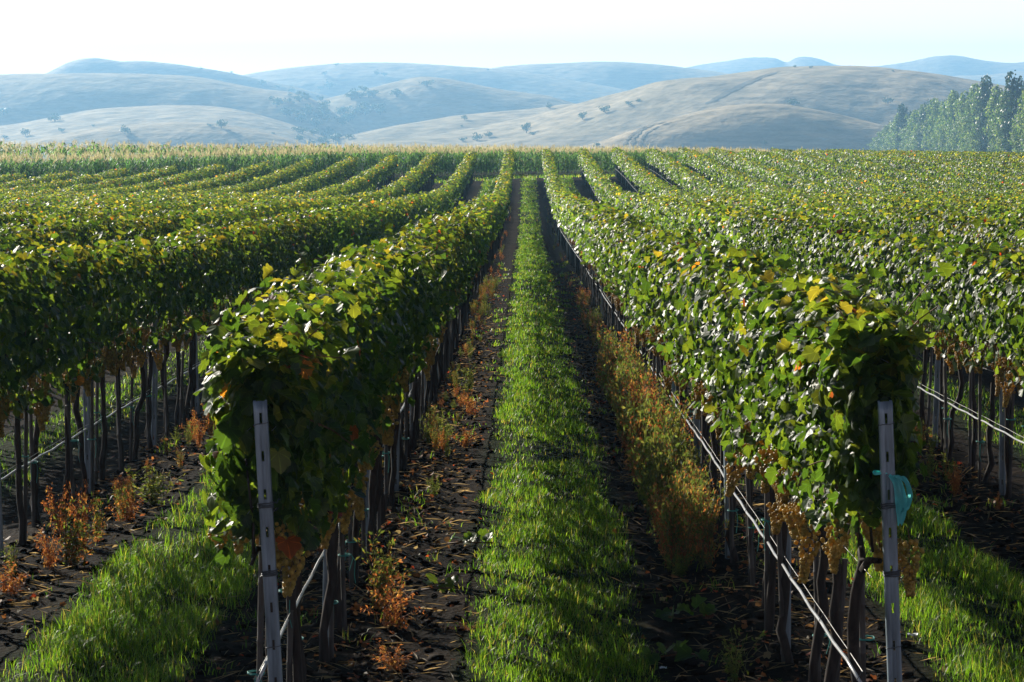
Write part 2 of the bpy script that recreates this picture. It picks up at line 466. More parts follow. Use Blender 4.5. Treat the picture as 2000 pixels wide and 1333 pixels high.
build_hill('hills_left_foot', 1880, 330, [(-180, 262), (-60, 252), (40, 241), (110, 228), (180, 215), (260, 209), (360, 206), (450, 212), (520, 228), (590, 250), (650, 275), (700, 300)], rough=0.5, seed=12, power=1.4)
bpy.context.view_layer.update()
hv = []; hf = []; off = 0
for o, V, f in hill_meshes:
    hv.append(V); hf.append(f + off); off += len(V)
hill_bvh = BVHTree.FromPolygons([tuple(v) for v in np.concatenate(hv)], [tuple(int(q) for q in x) for x in np.concatenate(hf)])
CAMP = Vector((0, 0, CAMH))
def cast(px, py):
    d = Vector(((px - 1027) / F, 1.0, (230 - py) / F)).normalized()
    loc, nor, idx, dist = hill_bvh.ray_cast(CAMP, d)
    return loc

# worn vehicle tracks draped on the right-hand hill
def drape_track(pts, w):
    P = []
    for a, b in zip(pts[:-1], pts[1:]):
        for t in np.linspace(0, 1, 14, endpoint=False):
            P.append(cast(a[0] + (b[0] - a[0]) * t, a[1] + (b[1] - a[1]) * t))
    P.append(cast(*pts[-1]))
    P = [p for p in P if p is not None]
    if len(P) < 3: return
    P = np.array([tuple(p) for p in P])
    d = np.gradient(P, axis=0); s = np.stack([d[:, 1], -d[:, 0], 0 * d[:, 0]], -1)
    s /= np.linalg.norm(s, axis=1)[:, None]
    wv = w * (0.7 + 0.5 * vnoise(np.arange(len(P)) * 0.4, np.zeros(len(P))))
    V = []
    for k in range(len(P)):
        for e in (-1, 0, 1):
            q = P[k] + s[k] * e * wv[k]
            h = hill_bvh.ray_cast(Vector((q[0], q[1], 400)), Vector((0, 0, -1)))[0]
            V.append((q[0], q[1], (h.z if h else q[2]) + 0.35))
    n = len(P)
    i = np.arange(n - 1)[:, None] * 3 + np.arange(2)[None]
    f = np.stack([i, i + 1, i + 4, i + 3], -1).reshape(-1, 4)
    tag(link('worn_track', make_mesh('worn_track', np.array(V), [f], M_TRACKS, smooth=True)), kind='structure')
drape_track([(1519, 141), (1480, 155), (1430, 178), (1385, 202)], 2.0)
drape_track([(1505, 143), (1460, 160), (1410, 184), (1375, 205)], 1.6)
drape_track([(1300, 239), (1275, 245), (1250, 256), (1238, 270), (1233, 286)], 1.8)
drape_track([(1288, 240), (1258, 248), (1236, 262), (1224, 275), (1217, 287)], 1.5)
drape_track([(1310, 240), (1285, 248), (1262, 260), (1252, 274), (1248, 287)], 1.2)

# ------------------------------------------------------------------ trees on the hills
def norm(v): return v / (np.linalg.norm(v, axis=-1, keepdims=True) + 1e-12)

def leaf_quads(P, N, T, S, col, asp=0.75, fold=0.0):
    """diamond of two triangles per leaf; returns verts, faces, colours"""
    T = norm(T - N * (T * N).sum(-1, keepdims=True)); B = np.cross(N, T)
    S = S[:, None]
    a = P; c = P + T * S
    m = P + T * S * 0.5
    b = m + B * S * asp * 0.5 + N * S * fold
    d = m - B * S * asp * 0.5 + N * S * fold
    V = np.stack([a, b, c, d], 1).reshape(-1, 3)
    i = np.arange(len(P))[:, None] * 4
    f = np.concatenate([i + np.array([[0, 1, 2]]), i + np.array([[0, 2, 3]])])
    return V, f, np.repeat(col, 4, 0)

def crown_mesh(name, rx, ry, h, zb, n, leaf, cols, lobes=9, seed=0, columnar=False):
    r = np.random.default_rng(seed)
    pts = []; nor = []
    cen = []
    for k in range(lobes):
        if columnar:
            t = (k + 0.5) / lobes
            w = (0.45 + 0.75 * math.sin(math.pi * min(1, t * 0.75 + 0.14))) * (1 - 0.3 * max(0, t - 0.8) / 0.2)
            a = r.uniform(0, 6.28)
            cen.append((math.cos(a) * rx * 0.25, math.sin(a) * ry * 0.25, zb + t * h, rx * w * r.uniform(0.75, 1.1), h / lobes * r.uniform(1.3, 2.0)))
        else:
            a = r.uniform(0, 6.28); q = r.uniform(0.2, 0.75)
            z = zb + h * r.uniform(0.22, 0.80)
            cen.append((math.cos(a) * rx * q, math.sin(a) * ry * q, z, rx * r.uniform(0.3, 0.55), h * r.uniform(0.18, 0.3)))
    per = n // lobes
    for (cx, cy_, cz, cr, ch) in cen:
        d = norm(r.normal(size=(per, 3)))
        rad = r.uniform(0.55, 1.08, per)[:, None] ** 0.6
        pts.append(np.array([cx, cy_, cz]) + d * rad * np.array([cr, cr, ch]))
        nor.append(d)
    P = np.concatenate(pts); N = norm(np.concatenate(nor) + r.normal(size=P.shape) * 0.6)
    keep = fbm(P[:, 0] / rx * 1.8 + seed, P[:, 2] / h * 4 + P[:, 1] / rx, 2) > -0.33
    P = P[keep]; N = N[keep]
    P[:, 2] = np.maximum(P[:, 2], zb * 0.6)
    T = norm(r.normal(size=P.shape))
    ci = r.integers(0, len(cols), len(P))
    col = np.array(cols)[ci] * r.uniform(0.7, 1.3, len(P))[:, None]
    V, f, c = leaf_quads(P, N, T, leaf * r.uniform(0.6, 1.4, len(P)), col, 0.9, 0.1)
    return make_mesh(name, V, [f], M_CROWN, col=c)

def trunk_mesh(name, h, rad, limbs=4, seed=0, spread=1.0):
    r = np.random.default_rng(seed)
    A = Acc()
    A.add(*tube([(0, 0, -0.4), (0.05 * h * r.normal() * .3, 0, h * 0.4), (0.02 * h, 0.02 * h, h)], [rad * 1.3, rad, rad * 0.45], 6))
    for k in range(limbs):
        a = r.uniform(0, 6.28); z = h * r.uniform(0.3, 0.8)
        A.add(*tube([(0, 0, z), (math.cos(a) * spread * .5, math.sin(a) * spread * .5, z + h * 0.2), (math.cos(a) * spread, math.sin(a) * spread, z + h * 0.38)], [rad * .5, rad * .35, rad * .15], 5))
    return A.mesh(name, M_TRUNK)

BUSHC = [(0.05, 0.075, 0.03), (0.065, 0.09, 0.035), (0.04, 0.06, 0.03)]
bush_var = []
for k in range(4):
    bush_var.append((crown_mesh('crown', 1.0, 1.0, 1.3, 0.3, 420, 0.2, BUSHC, lobes=[7, 9, 6, 8][k], seed=20 + k),
                     trunk_mesh('trunk', 0.8, 0.07, 3, 30 + k, 0.5)))
# (px of base, py of base, width px, relative height, label)
hill_trees = [
 (246, 262, 24, 1.0, 'round tree with a long shadow on the lower left hill', 'tree'),
 (52, 266, 22, 0.85, 'low dark bush near the left edge on the lower hillside', 'bush'),
 (122, 258, 14, 0.85, 'small dark bush between the round tree and the left edge bush', 'bush'),
 (184, 247, 8, 0.8, 'tiny bush just left of the round hillside tree', 'bush'),
 (396, 137, 8, 0.9, 'tiny tree on the skyline right of the left peak', 'tree'),
 (455, 144, 7, 0.8, 'smallest bush on the skyline where the left peak runs down', 'bush'),
 (659, 129, 11, 0.6, 'small dark bush on the skyline of the middle hill', 'bush'),
 (636, 149, 12, 1.0, 'lone bush below the skyline of the middle hill', 'bush'),
 (737, 148, 14, 1.0, 'dark bush with scrub to its right under the middle skyline', 'bush'),
 (752, 150, 16, 0.6, 'flat scrub beside the dark bush under the middle skyline', 'bush'),
 (835, 169, 30, 0.55, 'wide flat thicket on the rim of the middle hill', 'bush'),
 (953, 133, 7, 0.8, 'tiny bush where two skylines meet in the middle', 'bush'),
 (1072, 213, 17, 1.0, 'bush left of the pair of hillside bushes in the middle', 'bush'),
 (1137, 234, 20, 1.0, 'lower rounded bush on the middle slope', 'bush'),
 (1181, 221, 23, 0.9, 'widest round bush on the middle slope', 'tree'),
 (1227, 207, 17, 0.8, 'bush up the slope right of the widest round bush', 'bush'),
 (1246, 199, 12, 0.8, 'highest bush of the hillside string', 'bush'),
 (1028, 260, 22, 1.2, 'tall dark tree at the foot of the middle slope', 'tree'),
 (1040, 264, 12, 0.8, 'small bush touching the tall dark tree', 'bush'),
 (908, 235, 16, 0.9, 'rounded bush in the middle of the pale slope', 'bush'),
 (902, 247, 7, 0.7, 'tiny bush under the rounded bush on the pale slope', 'bush'),
 (1549, 133, 8, 0.8, 'left one of two tiny trees on the right hilltop', 'bush'),
 (1580, 134, 12, 0.5, 'right one of two tiny trees on the right hilltop', 'bush'),
 (1739, 141, 8, 0.6, 'tiny bush near the top of the right hill', 'bush'),
 (1546, 205, 30, 0.5, 'dark thicket above the low right hill', 'bush'),
 (1730, 203, 26, 0.6, 'scrub in the hollow of the right hill', 'bush'),
 (1492, 282, 14, 0.8, 'bush with a shadow low on the right hill', 'bush'),
 (1165, 288, 18, 0.8, 'bush just above the maize right of the middle', 'bush'),
 (1333, 287, 10, 0.6, 'little bush just above the maize below the low right hill', 'bush'),
 (434, 250, 26, 0.8, 'dark bush on the crest of the low left hill', 'bush'),
 (412, 247, 14, 0.6, 'smaller bush left of the dark crest bush', 'bush'),
 (535, 262, 10, 0.6, 'bush where the low left hill runs into the gully', 'bush'),
 (932, 275, 26, 0.8, 'broad scrub above the maize in the middle', 'bush'),
 (955, 268, 20, 0.7, 'scrub up the slope from the broad scrub above the maize', 'bush'),
 (905, 276, 16, 0.7, 'scrub left of the broad scrub above the maize', 'bush'),
 (10, 225, 26, 0.8, 'scrub at the left edge in the shaded hillside', 'bush'),
 (110, 238, 30, 0.7, 'loose scrub in the shade of the left hill', 'bush'),
 (12, 271, 16, 0.6, 'bush at the left edge low on the slope', 'bush'),
 (515, 168, 26, 0.6, 'scrub on the right shoulder of the left hill', 'bush'),
 (545, 173, 16, 0.6, 'scrub end piece on the right shoulder of the left hill', 'bush'),
 (645, 175, 26, 0.9, 'dark clump above the gully on the middle hill', 'bush'),
 (628, 177, 14, 0.7, 'small clump beside the dark clump above the gully', 'bush'),
 (775, 189, 34, 0.6, 'long dark hedge-like scrub on the middle hill', 'bush'),
]
def place_tree(var, px, py, wpx, hr, label, cat, group, name):
    p = cast(px, py)
    if p is None: p = cast(px, py + 6)
    if p is None: return
    w = wpx / F * p.y / 2
    root = empty(name, (p.x, p.y, p.z - 0.3), label=label, cat=cat, group=group)
    root.rotation_euler.z = random.uniform(0, 6.28)
    root.scale = (w, w, w * hr)
    link('crown', bush_var[var][0], root)
    link('trunk', bush_var[var][1], root)
for i, (px, py, w, hr, lab, cat) in enumerate(hill_trees):
    place_tree(i % 4, px, py, w, hr, lab, cat, 'bushes scattered on the dry hills', 'hill_tree' if cat == 'tree' else 'hill_bush')
r_ = random.Random(5)
gz = []
for (x0, y0, x1, y1, n, w) in [(540, 190, 640, 230, 14, 26), (580, 220, 690, 275, 26, 26), (690, 205, 745, 225, 9, 24), (665, 182, 745, 196, 8, 26), (600, 255, 660, 288, 10, 20), (560, 180, 620, 205, 8, 18)]:
    for k in range(n):
        gz.append((r_.uniform(x0, x1), r_.uniform(y0, y1), w * r_.uniform(0.6, 1.2)))
for px, py, w in gz:
    place_tree(r_.randrange(4), px, py, w, r_.uniform(0.6, 0.9), 'blue hazy tree in the wood filling the gully between the hills', 'tree', 'trees of the gully wood', 'gully_tree')

# ------------------------------------------------------------------ poplar windbreak on the right
POPC = [(0.17, 0.25, 0.055), (0.24, 0.32, 0.07), (0.34, 0.38, 0.16), (0.08, 0.14, 0.035)]
pop_var = [(crown_mesh('crown', 3.3, 3.0, 17.5, 0.6, 5200, 0.6, POPC if k < 3 else [(0.035, 0.06, 0.025), (0.05, 0.08, 0.03)], lobes=15, seed=60 + k, columnar=True),
            trunk_mesh('trunk', 16, 0.22, 6, 70 + k, 1.2)) for k in range(4)]
# px, top py, variant (3 is the dark one)
pops = [(2055, 165, 0), (2035, 180, 1), (2012, 170, 2), (1998, 186, 0), (1979, 150, 3), (1960, 185, 1), (1945, 176, 2), (1926, 157, 3), (1911, 178, 0), (1899, 172, 1), (1885, 186, 2), (1872, 193, 0), (1861, 184, 1), (1849, 200, 2), (1838, 206, 0), (1827, 204, 1),
        (1817, 200, 2), (1807, 202, 3), (1797, 212, 0), (1788, 220, 1), (1779, 228, 2), (1771, 229, 0), (1763, 208, 3), (1755, 226, 1), (1747, 236, 2), (1739, 242, 0), (1731, 248, 1), (1723, 255, 2), (1716, 262, 0), (1709, 270, 1)]
npop = len(pops)
words_ = ['first', 'second', 'third', 'fourth', 'fifth', 'sixth', 'seventh', 'eighth', 'ninth', 'tenth', 'eleventh', 'twelfth', 'thirteenth', 'fourteenth', 'fifteenth', 'sixteenth', 'seventeenth', 'eighteenth', 'nineteenth', 'twentieth']
def ordinal(i):
    if i < 20: return words_[i]
    return 'twenty-' + words_[i - 20]
for i, (px, ty, v) in enumerate(pops):
    t = (2055 - px) / 346.0
    d = 560 + 620 * t ** 1.1
    x = (px - 1027) / F * d
    z = float(G0(x, d))
    top = CAMH + (230 - ty) / F * d
    h = top - z
    root = empty('poplar_tree', (x, d, z), label=(('dark slim' if v == 3 else 'pale green slim') + ' poplar in the windbreak, %s counted from the small far left end' % ordinal(npop - 1 - i)), cat='tree', group='poplars in the windbreak')
    root.rotation_euler.z = i * 1.7
    s = h / 18.6
    root.scale = (1.0 + 0.12 * math.sin(i * 2.1), 1.0, s)
    link('crown', pop_var[v][0], root); link('trunk', pop_var[v][1], root)

# ------------------------------------------------------------------ maize field
def build_maize():
    r = np.random.default_rng(11)
    A = Acc()
    # stalk positions: dense front band, thinner depth behind
    P = []
    def band(y0, y1, dens, xm=62):
        n = int(dens * (xm * 2) * (y1 - y0))
        x = r.uniform(-xm, xm, n); o = r.uniform(y0, y1, n)
        y = row_end(x) * 1.0 + 7.5 + o
        k = np.abs(x) < 0.215 * y + 5
        return np.stack([x[k], y[k], o[k]], -1)
    front = band(0, 3.5, 8.0); mid = band(3.2, 30, 0.9); back = band(30, 120, 0.18, 80)
    allp = np.concatenate([front, mid, back])
    n = len(allp)
    x, y, o = allp.T
    z = G0(x, y) - 0.05
    hgt = 1.78 + 0.12 * fbm(x * 0.2, y * 0.2, 2) + r.normal(size=n) * 0.10
    cols_g = np.array([(0.08, 0.18, 0.045), (0.12, 0.23, 0.06), (0.16, 0.24, 0.09), (0.28, 0.23, 0.15)])
    # stalks : thin crossed triangle blades for the front band only
    nf = len(front)
    base = np.stack([x[:nf], y[:nf], z[:nf]], -1)
    T = np.tile([0, 0, 1.0], (nf, 1)) + r.normal(size=(nf, 3)) * 0.03
    N = norm(np.stack([r.normal(size=nf), -np.ones(nf), 0 * x[:nf]], -1))
    V, f, c = leaf_quads(base, N, T, hgt[:nf] * 0.97, np.tile([(0.10, 0.13, 0.05)], (nf, 1)), 0.03)
    A.add(V, f, c)
    # leaves, arching: each of three segments as quads
    for sel, nl, wmul in ((np.arange(nf), 11, 1.0), (np.arange(nf, nf + len(mid)), 6, 1.5), (np.arange(nf + len(mid), n), 4, 2.5)):
        for k in range(nl):
            m = len(sel)
            a = r.uniform(0, 6.28, m); hz = hgt[sel] * (0.15 + 0.72 * (k + r.uniform(0, 1, m)) / nl)
            if wmul > 1: hz = hgt[sel] * r.uniform(0.6, 0.92, m)
            b = np.stack([x[sel], y[sel], z[sel] + hz], -1)
            dr = np.stack([np.cos(a), np.sin(a), 0 * a], -1)
            L = r.uniform(0.3, 0.62, m)[:, None]
            up = np.array([0, 0, 1.0])
            p1 = b + dr * L * 0.35 + up * L * 0.40
            p2 = b + dr * L * 0.8 + up * L * r.uniform(0.1, 0.6, m)[:, None]
            p3 = b + dr * L * 1.15 + up * L * r.uniform(-0.5, 0.2, m)[:, None]
            s = np.stack([-np.sin(a), np.cos(a), 0 * a], -1) * 0.035 * wmul
            Vv = np.stack([b - s * .5, b + s * .5, p1 + s, p1 - s, p2 + s * .8, p2 - s * .8, p3], 1).reshape(-1, 3)
            i = np.arange(m)[:, None] * 7
            q = np.concatenate([i + np.array([[0, 1, 2, 3]]), i + np.array([[3, 2, 4, 5]])]); t3 = i + np.array([[5, 4, 6]])
            brown = np.clip(0.5 + fbm(x[sel] * 0.12, y[sel] * 0.05, 2) * 2.2 - 0.2, 0, 1)
            low = (hz / hgt[sel] < 0.45)
            ci = r.integers(0, 3, m)
            ci = np.where(r.random(m) < 0.03 + 0.14 * brown * low, 3, ci)
            cc = cols_g[ci] * r.uniform(0.8, 1.35, m)[:, None]
            A.add(Vv, [q, t3], np.repeat(cc, 7, 0))
    # tassels: pinkish tan, feathery
    for k in range(8):
        m = n
        a = r.uniform(0, 6.28, m)
        tz = z + hgt * r.uniform(0.93, 1.03, m)
        wm = np.where(np.arange(n) < nf, 1, np.where(np.arange(n) < nf + len(mid), 1.6, 3.0))
        b = np.stack([x + r.normal(size=m) * 0.02, y, tz], -1)
        sp = r.uniform(0.1, 0.7, m)
        T = np.stack([np.cos(a) * sp, np.sin(a) * sp, np.ones(m)], -1)
        N = norm(np.stack([r.normal(size=m), -np.ones(m), 0 * a], -1))
        cc = np.array([(0.34, 0.27, 0.25)]) * r.uniform(0.65, 1.3, m)[:, None]
        V, f, c = leaf_quads(b, N, T, r.uniform(0.14, 0.34, m) * np.where(wm > 2, 1.3, 1.15), cc, 0.065)
        # widen distant tassels
        A.add(V, f, c)
    me = A.mesh('maize_field', M_CORN)
    o = link('maize_field', me)
    tag(o, 'field of ripening maize with tan tassels behind the far ends of the vine rows', 'maize', kind='stuff')
build_maize()

# ------------------------------------------------------------------ grass strips
GC = np.array([(0.024, 0.056, 0.006), (0.038, 0.078, 0.008), (0.056, 0.098, 0.010), (0.082, 0.115, 0.018), (0.13, 0.11, 0.04)])
def blades(x, y, h, w, lean, r, dryp=0.05, base=None):
    n = len(x)
    z = G(x, y) - 0.01 if base is None else base
    a = r.uniform(0, 6.28, n)
    dr = np.stack([np.cos(a), np.sin(a), 0 * a], -1)
    s = np.stack([-np.sin(a + r.normal(size=n) * .5), np.cos(a), 0 * a], -1) * w[:, None] * 0.5
    b = np.stack([x, y, z], -1)
    L = lean[:, None]
    up = np.array([0, 0, 1.0])
    hh = h[:, None]
    p1 = b + up * hh * 0.55 + dr * hh * L * 0.35
    p2 = b + up * hh * (1 - 0.35 * L) + dr * hh * L
    V = np.stack([b - s, b + s, p1 + s * .8, p1 - s * .8, p2], 1).reshape(-1, 3)
    i = np.arange(n)[:, None] * 5
    q = i + np.array([[0, 1, 2, 3]]); t = i + np.array([[3, 2, 4]])
    ci = r.integers(0, 4, n); ci = np.where(r.random(n) < dryp, 4, ci)
    c = GC[ci] * r.uniform(0.75, 1.3, n)[:, None]
    return V, [q, t], np.repeat(c, 5, 0)

def grass_strip(name, xc, label, y_from, y_to, dens, seed, hmul=1.0):
    r = np.random.default_rng(seed)
    A = Acc()
    y_edges = [y_from]
    y = y_from
    while y < y_to:
        y = min(y_to, y * 1.12); y_edges.append(y)
    for a, b in zip(y_edges[:-1], y_edges[1:]):
        ym = (a + b) / 2
        # keep blade width above about 0.35 render pixels, number falling accordingly
        wmin = 0.0036 * max(1, ym / 16.0)
        n = int(dens * (b - a) * 1.3 * min(1.0, (16.0 / ym) ** 1.25) * 3300)
        yy = r.uniform(a, b, n)
        u = r.uniform(-0.72, 0.72, n)
        edge = 0.56 + 0.13 * fbm(xc + np.sign(u) * 3 + 0 * yy, yy * 0.9, 3) + 0.03 * np.sin(yy * 2.1)
        cover = np.clip((edge - np.abs(u)) / 0.14, 0.0, 1)
        xx = xc + u
        tuft = fbm(xx * 3.2, yy * 2.2 + seed, 3)
        bare = fbm(xx * 1.1 + 9, yy * 0.55 + seed * 3.1, 2)
        keep = (r.random(n) < cover * np.clip(0.80 + 1.3 * tuft, 0.15, 1) * np.clip(1.5 + 2.6 * bare, 0.25, 1))
        xx = xx[keep]; yy = yy[keep]; tu = tuft[keep]; cv = cover[keep]
        m = len(xx)
        h = hmul * (0.035 + 0.06 * r.random(m) ** 1.5 + 0.075 * np.clip(tu + 0.1, 0, 1)) * (0.55 + 0.45 * cv)
        h *= np.where(r.random(m) < 0.03, 1.7, 1)
        A.add(*blades(xx, yy, h, wmin * r.uniform(0.7, 1.4, m), r.uniform(0.15, 1.1, m), r, 0.09))
    o = link(name, A.mesh(name, M_GRASS, smooth=False))
    tag(o, label, 'grass', kind='stuff')
    return A
grass_strip('grass_strip', 0.20, 'bright green grass strip down the middle of the central aisle', 6.8, row_end(0) + 1, 1.0, 1)
grass_strip('grass_strip', -2.32, 'grass strip in the aisle at the lower left, beyond the left front post', 7.5, row_end(-2), 0.9, 2, 1.5)
grass_strip('grass_strip', 2.72, 'grass strip at the lower right, right of the post with the teal bag', 7.5, row_end(3), 0.9, 3, 1.3)
# the grass of the other aisles, as far as the rows let it show
for k in (-3, -2, 2, 3, 4):
    xc = 0.165 + 2.5 * k
    ys_ = max(14.0, (abs(xc) - 3) * F / 1000)
    grass_strip('grass_strip', xc, 'grass of the %s aisle %s of the central one, between vine rows' % (ordinal(abs(k) - 1), 'left' if k < 0 else 'right'), ys_, row_end(xc), 0.35, 10 + k)

# headland grass across the far ends of the rows
def headland():
    r = np.random.default_rng(77)
    n = 15000
    x = r.uniform(-38, 46, n); y = row_end(x) + r.uniform(0.3, 7.5, n)
    A = Acc()
    V, f, c = blades(x, y, r.uniform(0.06, 0.22, n), r.uniform(0.03, 0.06, n), r.uniform(0.1, 0.8, n), r, 0.25)
    A.add(V, f, c * 1.3)
    tag(link('headland_grass', A.mesh('headland_grass', M_GRASS)), 'pale mown grass track crossing the far ends of the vine rows', 'grass', kind='stuff')
headland()

# ------------------------------------------------------------------ vine leaves
# outline of a lobed vine leaf, petiole at origin, tip towards +y, unit width about 1
_out = [(0.0, 0.0), (0.10, -0.16), (0.30, -0.20), (0.40, -0.02), (0.50, 0.04), (0.52, 0.20), (0.43, 0.28), (0.50, 0.42), (0.43, 0.56), (0.29, 0.58), (0.19, 0.72), (0.0, 0.84)]
def leaf_template(level):
    if level == 0:
        half = _out[1:-1]
    elif level == 1:
        half = [(0.28, -0.18), (0.52, 0.06), (0.42, 0.28), (0.45, 0.55)]
    else:
        half = [(0.42, 0.0), (0.44, 0.45)]
    tip = (0.0, 0.84)
    right = [(0.0, 0.0)] + half + [tip]
    pts = [(0.0, 0.0)] + half + [tip] + [(-x, y) for x, y in reversed(half)]
    if level == 0:
        mids = [(0.0, 0.42), (0.22, 0.22), (-0.22, 0.22)]
        pts = pts + mids
    pts = np.array(pts)
    nh = len(half)
    f = []
    if level == 0:
        c, mr, ml = len(pts) - 3, len(pts) - 2, len(pts) - 1
        ring = list(range(0, 2 * nh + 2))
        tip_i = nh + 1
        # right half
        f.append((0, 1, mr)) if False else None
        for k in range(0, 7): f.append((k, k + 1, mr))
        f.append((7, c, mr)); f.append((0, mr, c))
        for k in range(7, tip_i): f.append((k, k + 1, c))
        N = len(ring)
        lk = [0] + list(range(N - 1, tip_i - 1, -1))
        for k in range(0, 7): f.append((lk[k + 1], lk[k], ml))
        f.append((c, lk[7], ml)); f.append((ml, 0, c))
        for k in range(7, len(lk) - 1): f.append((lk[k + 1], lk[k], c))
    else:
        tip_i = nh + 1
        for k in range(1, tip_i): f.append((0, k, k + 1))
        N = 2 * nh + 2
        lk = list(range(N - 1, tip_i - 1, -1))
        for k in range(len(lk) - 1): f.append((0, lk[k + 1], lk[k]))
    f = [t for t in f if t]
    return pts, np.array(f)
LT = [leaf_template(k) for k in range(3)]

def make_leaves(P, N, T, S, col, level, r, wobble=0.12):
    pts, f = LT[level]
    n = len(P); m = len(pts)
    T = norm(T - N * (T * N).sum(-1, keepdims=True)); B = np.cross(T, N)
    x = pts[None, :, 0]; y = pts[None, :, 1]
    cup = r.uniform(-0.9, 1.0, n)[:, None]; bend = r.uniform(-0.3, 1.0, n)[:, None]
    zz = cup * x ** 2 * 1.3 - bend * y ** 2 * 0.55
    fold = r.uniform(-0.1, 0.35, n)[:, None]
    zz = zz + fold * np.abs(x) + wobble * (r.random((n, m)) - 0.5) * (0.2 + np.abs(x))
    S3 = S[:, None, None]
    V = P[:, None] + S3 * (x[..., None] * B[:, None] + y[..., None] * T[:, None] + zz[..., None] * N[:, None])
    F_ = (np.arange(n)[:, None, None] * m + f[None]).reshape(-1, 3)
    uv = np.tile(pts, (n, 1))
    return V.reshape(-1, 3), F_, np.repeat(col, m, 0), uv

GREENS = np.array([(0.015, 0.036, 0.007), (0.020, 0.046, 0.008), (0.030, 0.060, 0.009), (0.044, 0.074, 0.010)])
YELLOWS = np.array([(0.070, 0.095, 0.012), (0.10, 0.11, 0.014), (0.135, 0.115, 0.016)])
REDS = np.array([(0.16, 0.022, 0.010), (0.20, 0.055, 0.012), (0.10, 0.03, 0.012), (0.20, 0.09, 0.016)])
def leaf_colors(n, top, r, patch, yb, rs=1.0):
    """top 0..1 height in the canopy, patch -1..1 local patchiness, yb yellow bias"""
    c = GREENS[r.integers(0, 4, n)]
    py = np.clip(yb + 0.30 * top ** 2.5 + 0.22 * patch * top, 0, 0.75)
    mixf = np.clip((py - r.random(n)) * 1.6 + 0.40 * r.random(n) * (0.3 + top), 0, 1)[:, None]
    c = c * (1 - mixf) + YELLOWS[r.integers(0, 3, n)] * mixf
    pr = rs * np.clip(0.003 + 0.022 * top ** 3 * np.clip(patch + 0.4, 0, 1.4) + 0.008 * top, 0, 0.3)
    rr = r.random(n) < pr
    c = np.where(rr[:, None], REDS[r.integers(0, 4, n)], c)
    return c * r.uniform(0.8, 1.25, n)[:, None]

def hedge_dims(X, y):
    """centre offset, half width, bottom, top of the hedge at y"""
    sd_ = X * 3.7
    c = 0.05 * vnoise(y * 0.35 + sd_, sd_ + 0 * y)
    hw = 0.24 - 0.10 * np.exp(-(y - Y0) / 1.2) + 0.04 * vnoise(y * 0.9 + sd_ * 2, 3 + 0 * y)
    bt = 1.26 + 0.09 * vnoise(y * 1.1 + sd_, 9 + 0 * y)
    tp = 2.02 + 0.07 * vnoise(y * 0.6 + sd_, 5 + 0 * y) + 0.05 * vnoise(y * 2.7 + sd_, 5 + 0 * y)
    return c, hw, bt, tp

def canopy_points(X, side, y0, y1, per_m, r, jit=0.07):
    n = int(per_m * (y1 - y0))
    y = r.uniform(y0, y1, n)
    c, hw, bt, tp = hedge_dims(X, y)
    a = r.uniform(-0.25, 1.25, n) * math.pi          # 0 = right, pi/2 = top, pi = left
    shell = np.where(r.random(n) < 0.72, r.uniform(0.84, 1.06, n), r.uniform(0.25, 0.85, n))
    ca = np.cos(a); sa = np.sin(a)
    e = 0.55                                          # squarish section
    ex = np.sign(ca) * np.abs(ca) ** e; ez = np.sign(sa) * np.abs(sa) ** e
    cz = (bt + tp) / 2; hz = (tp - bt) / 2
    x = X + c + ex * hw * shell + r.normal(size=n) * jit * 0.5
    zr = cz + ez * hz * shell + r.normal(size=n) * jit * 0.6
    lower = r.random(n) < 0.07                       # ragged skirt
    zr = np.where(lower, bt - r.uniform(0, 0.13, n), zr)
    N = np.stack([ca * 1.0, 0 * a, np.maximum(sa, -0.15) + 0.25], -1)
    N = norm(norm(N) + r.normal(size=(n, 3)) * 0.42)
    T = norm(np.stack([ca * 0.5, r.normal(size=n) * 0.45, -0.9 + 0 * a], -1) + r.normal(size=(n, 3)) * 0.35)
    topness = np.clip((zr - bt) / (tp - bt), 0, 1)
    P = np.stack([x, y, zr + G0(X, y)], -1)
    return P, N, T, topness, shell

def row_label(side, k):
    if k == 0:
        return ('vine row left of the central grass aisle, ending in a bare grey post' if side < 0 else
                'vine row right of the central grass aisle, its end post carrying a teal bag')
    s = 'left' if side < 0 else 'right'
    extra = ''
    return '%s vine row to the %s of the central grass aisle' % (ordinal(k), s) + (', leafy tops turning yellow' if side < 0 else ', green with glossy leaves')

# shared variants ------------------------------------------------
def berry():
    import bmesh
    bm = bmesh.new(); bmesh.ops.create_icosphere(bm, subdivisions=1, radius=1.0)
    v = np.array([q.co[:] for q in bm.verts]); f = np.array([[q.index for q in p.verts] for p in bm.faces]); bm.free()
    return v, f
BV, BF = berry()
bm_v, bm_f = BV, BF
def bunch_mesh(seed, L=0.19, W=0.034, n=84):
    r = np.random.default_rng(seed)
    A = Acc()
    base = np.array([(0.38, 0.27, 0.055), (0.46, 0.35, 0.08), (0.31, 0.235, 0.05), (0.41, 0.33, 0.085)])
    for k in range(n):
        t = (k + r.random()) / n
        w = W * (0.75 + 0.45 * math.sin(math.pi * min(1, t * 1.6))) * (1 - 0.62 * t ** 1.7)
        if t < 0.35 and k % 3 == 0: w *= 1.5
        a = k * 2.399 + r.normal() * 0.3
        p = np.array([math.cos(a) * w, math.sin(a) * w, -0.03 - t * L])
        rad = 0.0108 * r.uniform(0.8, 1.15)
        A.add(BV * rad + p, BF, base[r.integers(0, 4)] * r.uniform(0.75, 1.2))
    v, f = tube([(0, 0, 0.04), (0.003, 0, -0.02), (0, 0, -0.03 - L * 0.8)], 0.0022, 4)
    A.add(v, f, (0.16, 0.10, 0.04))
    return A.mesh('grape_bunch', M_GRAPE, smooth=True)
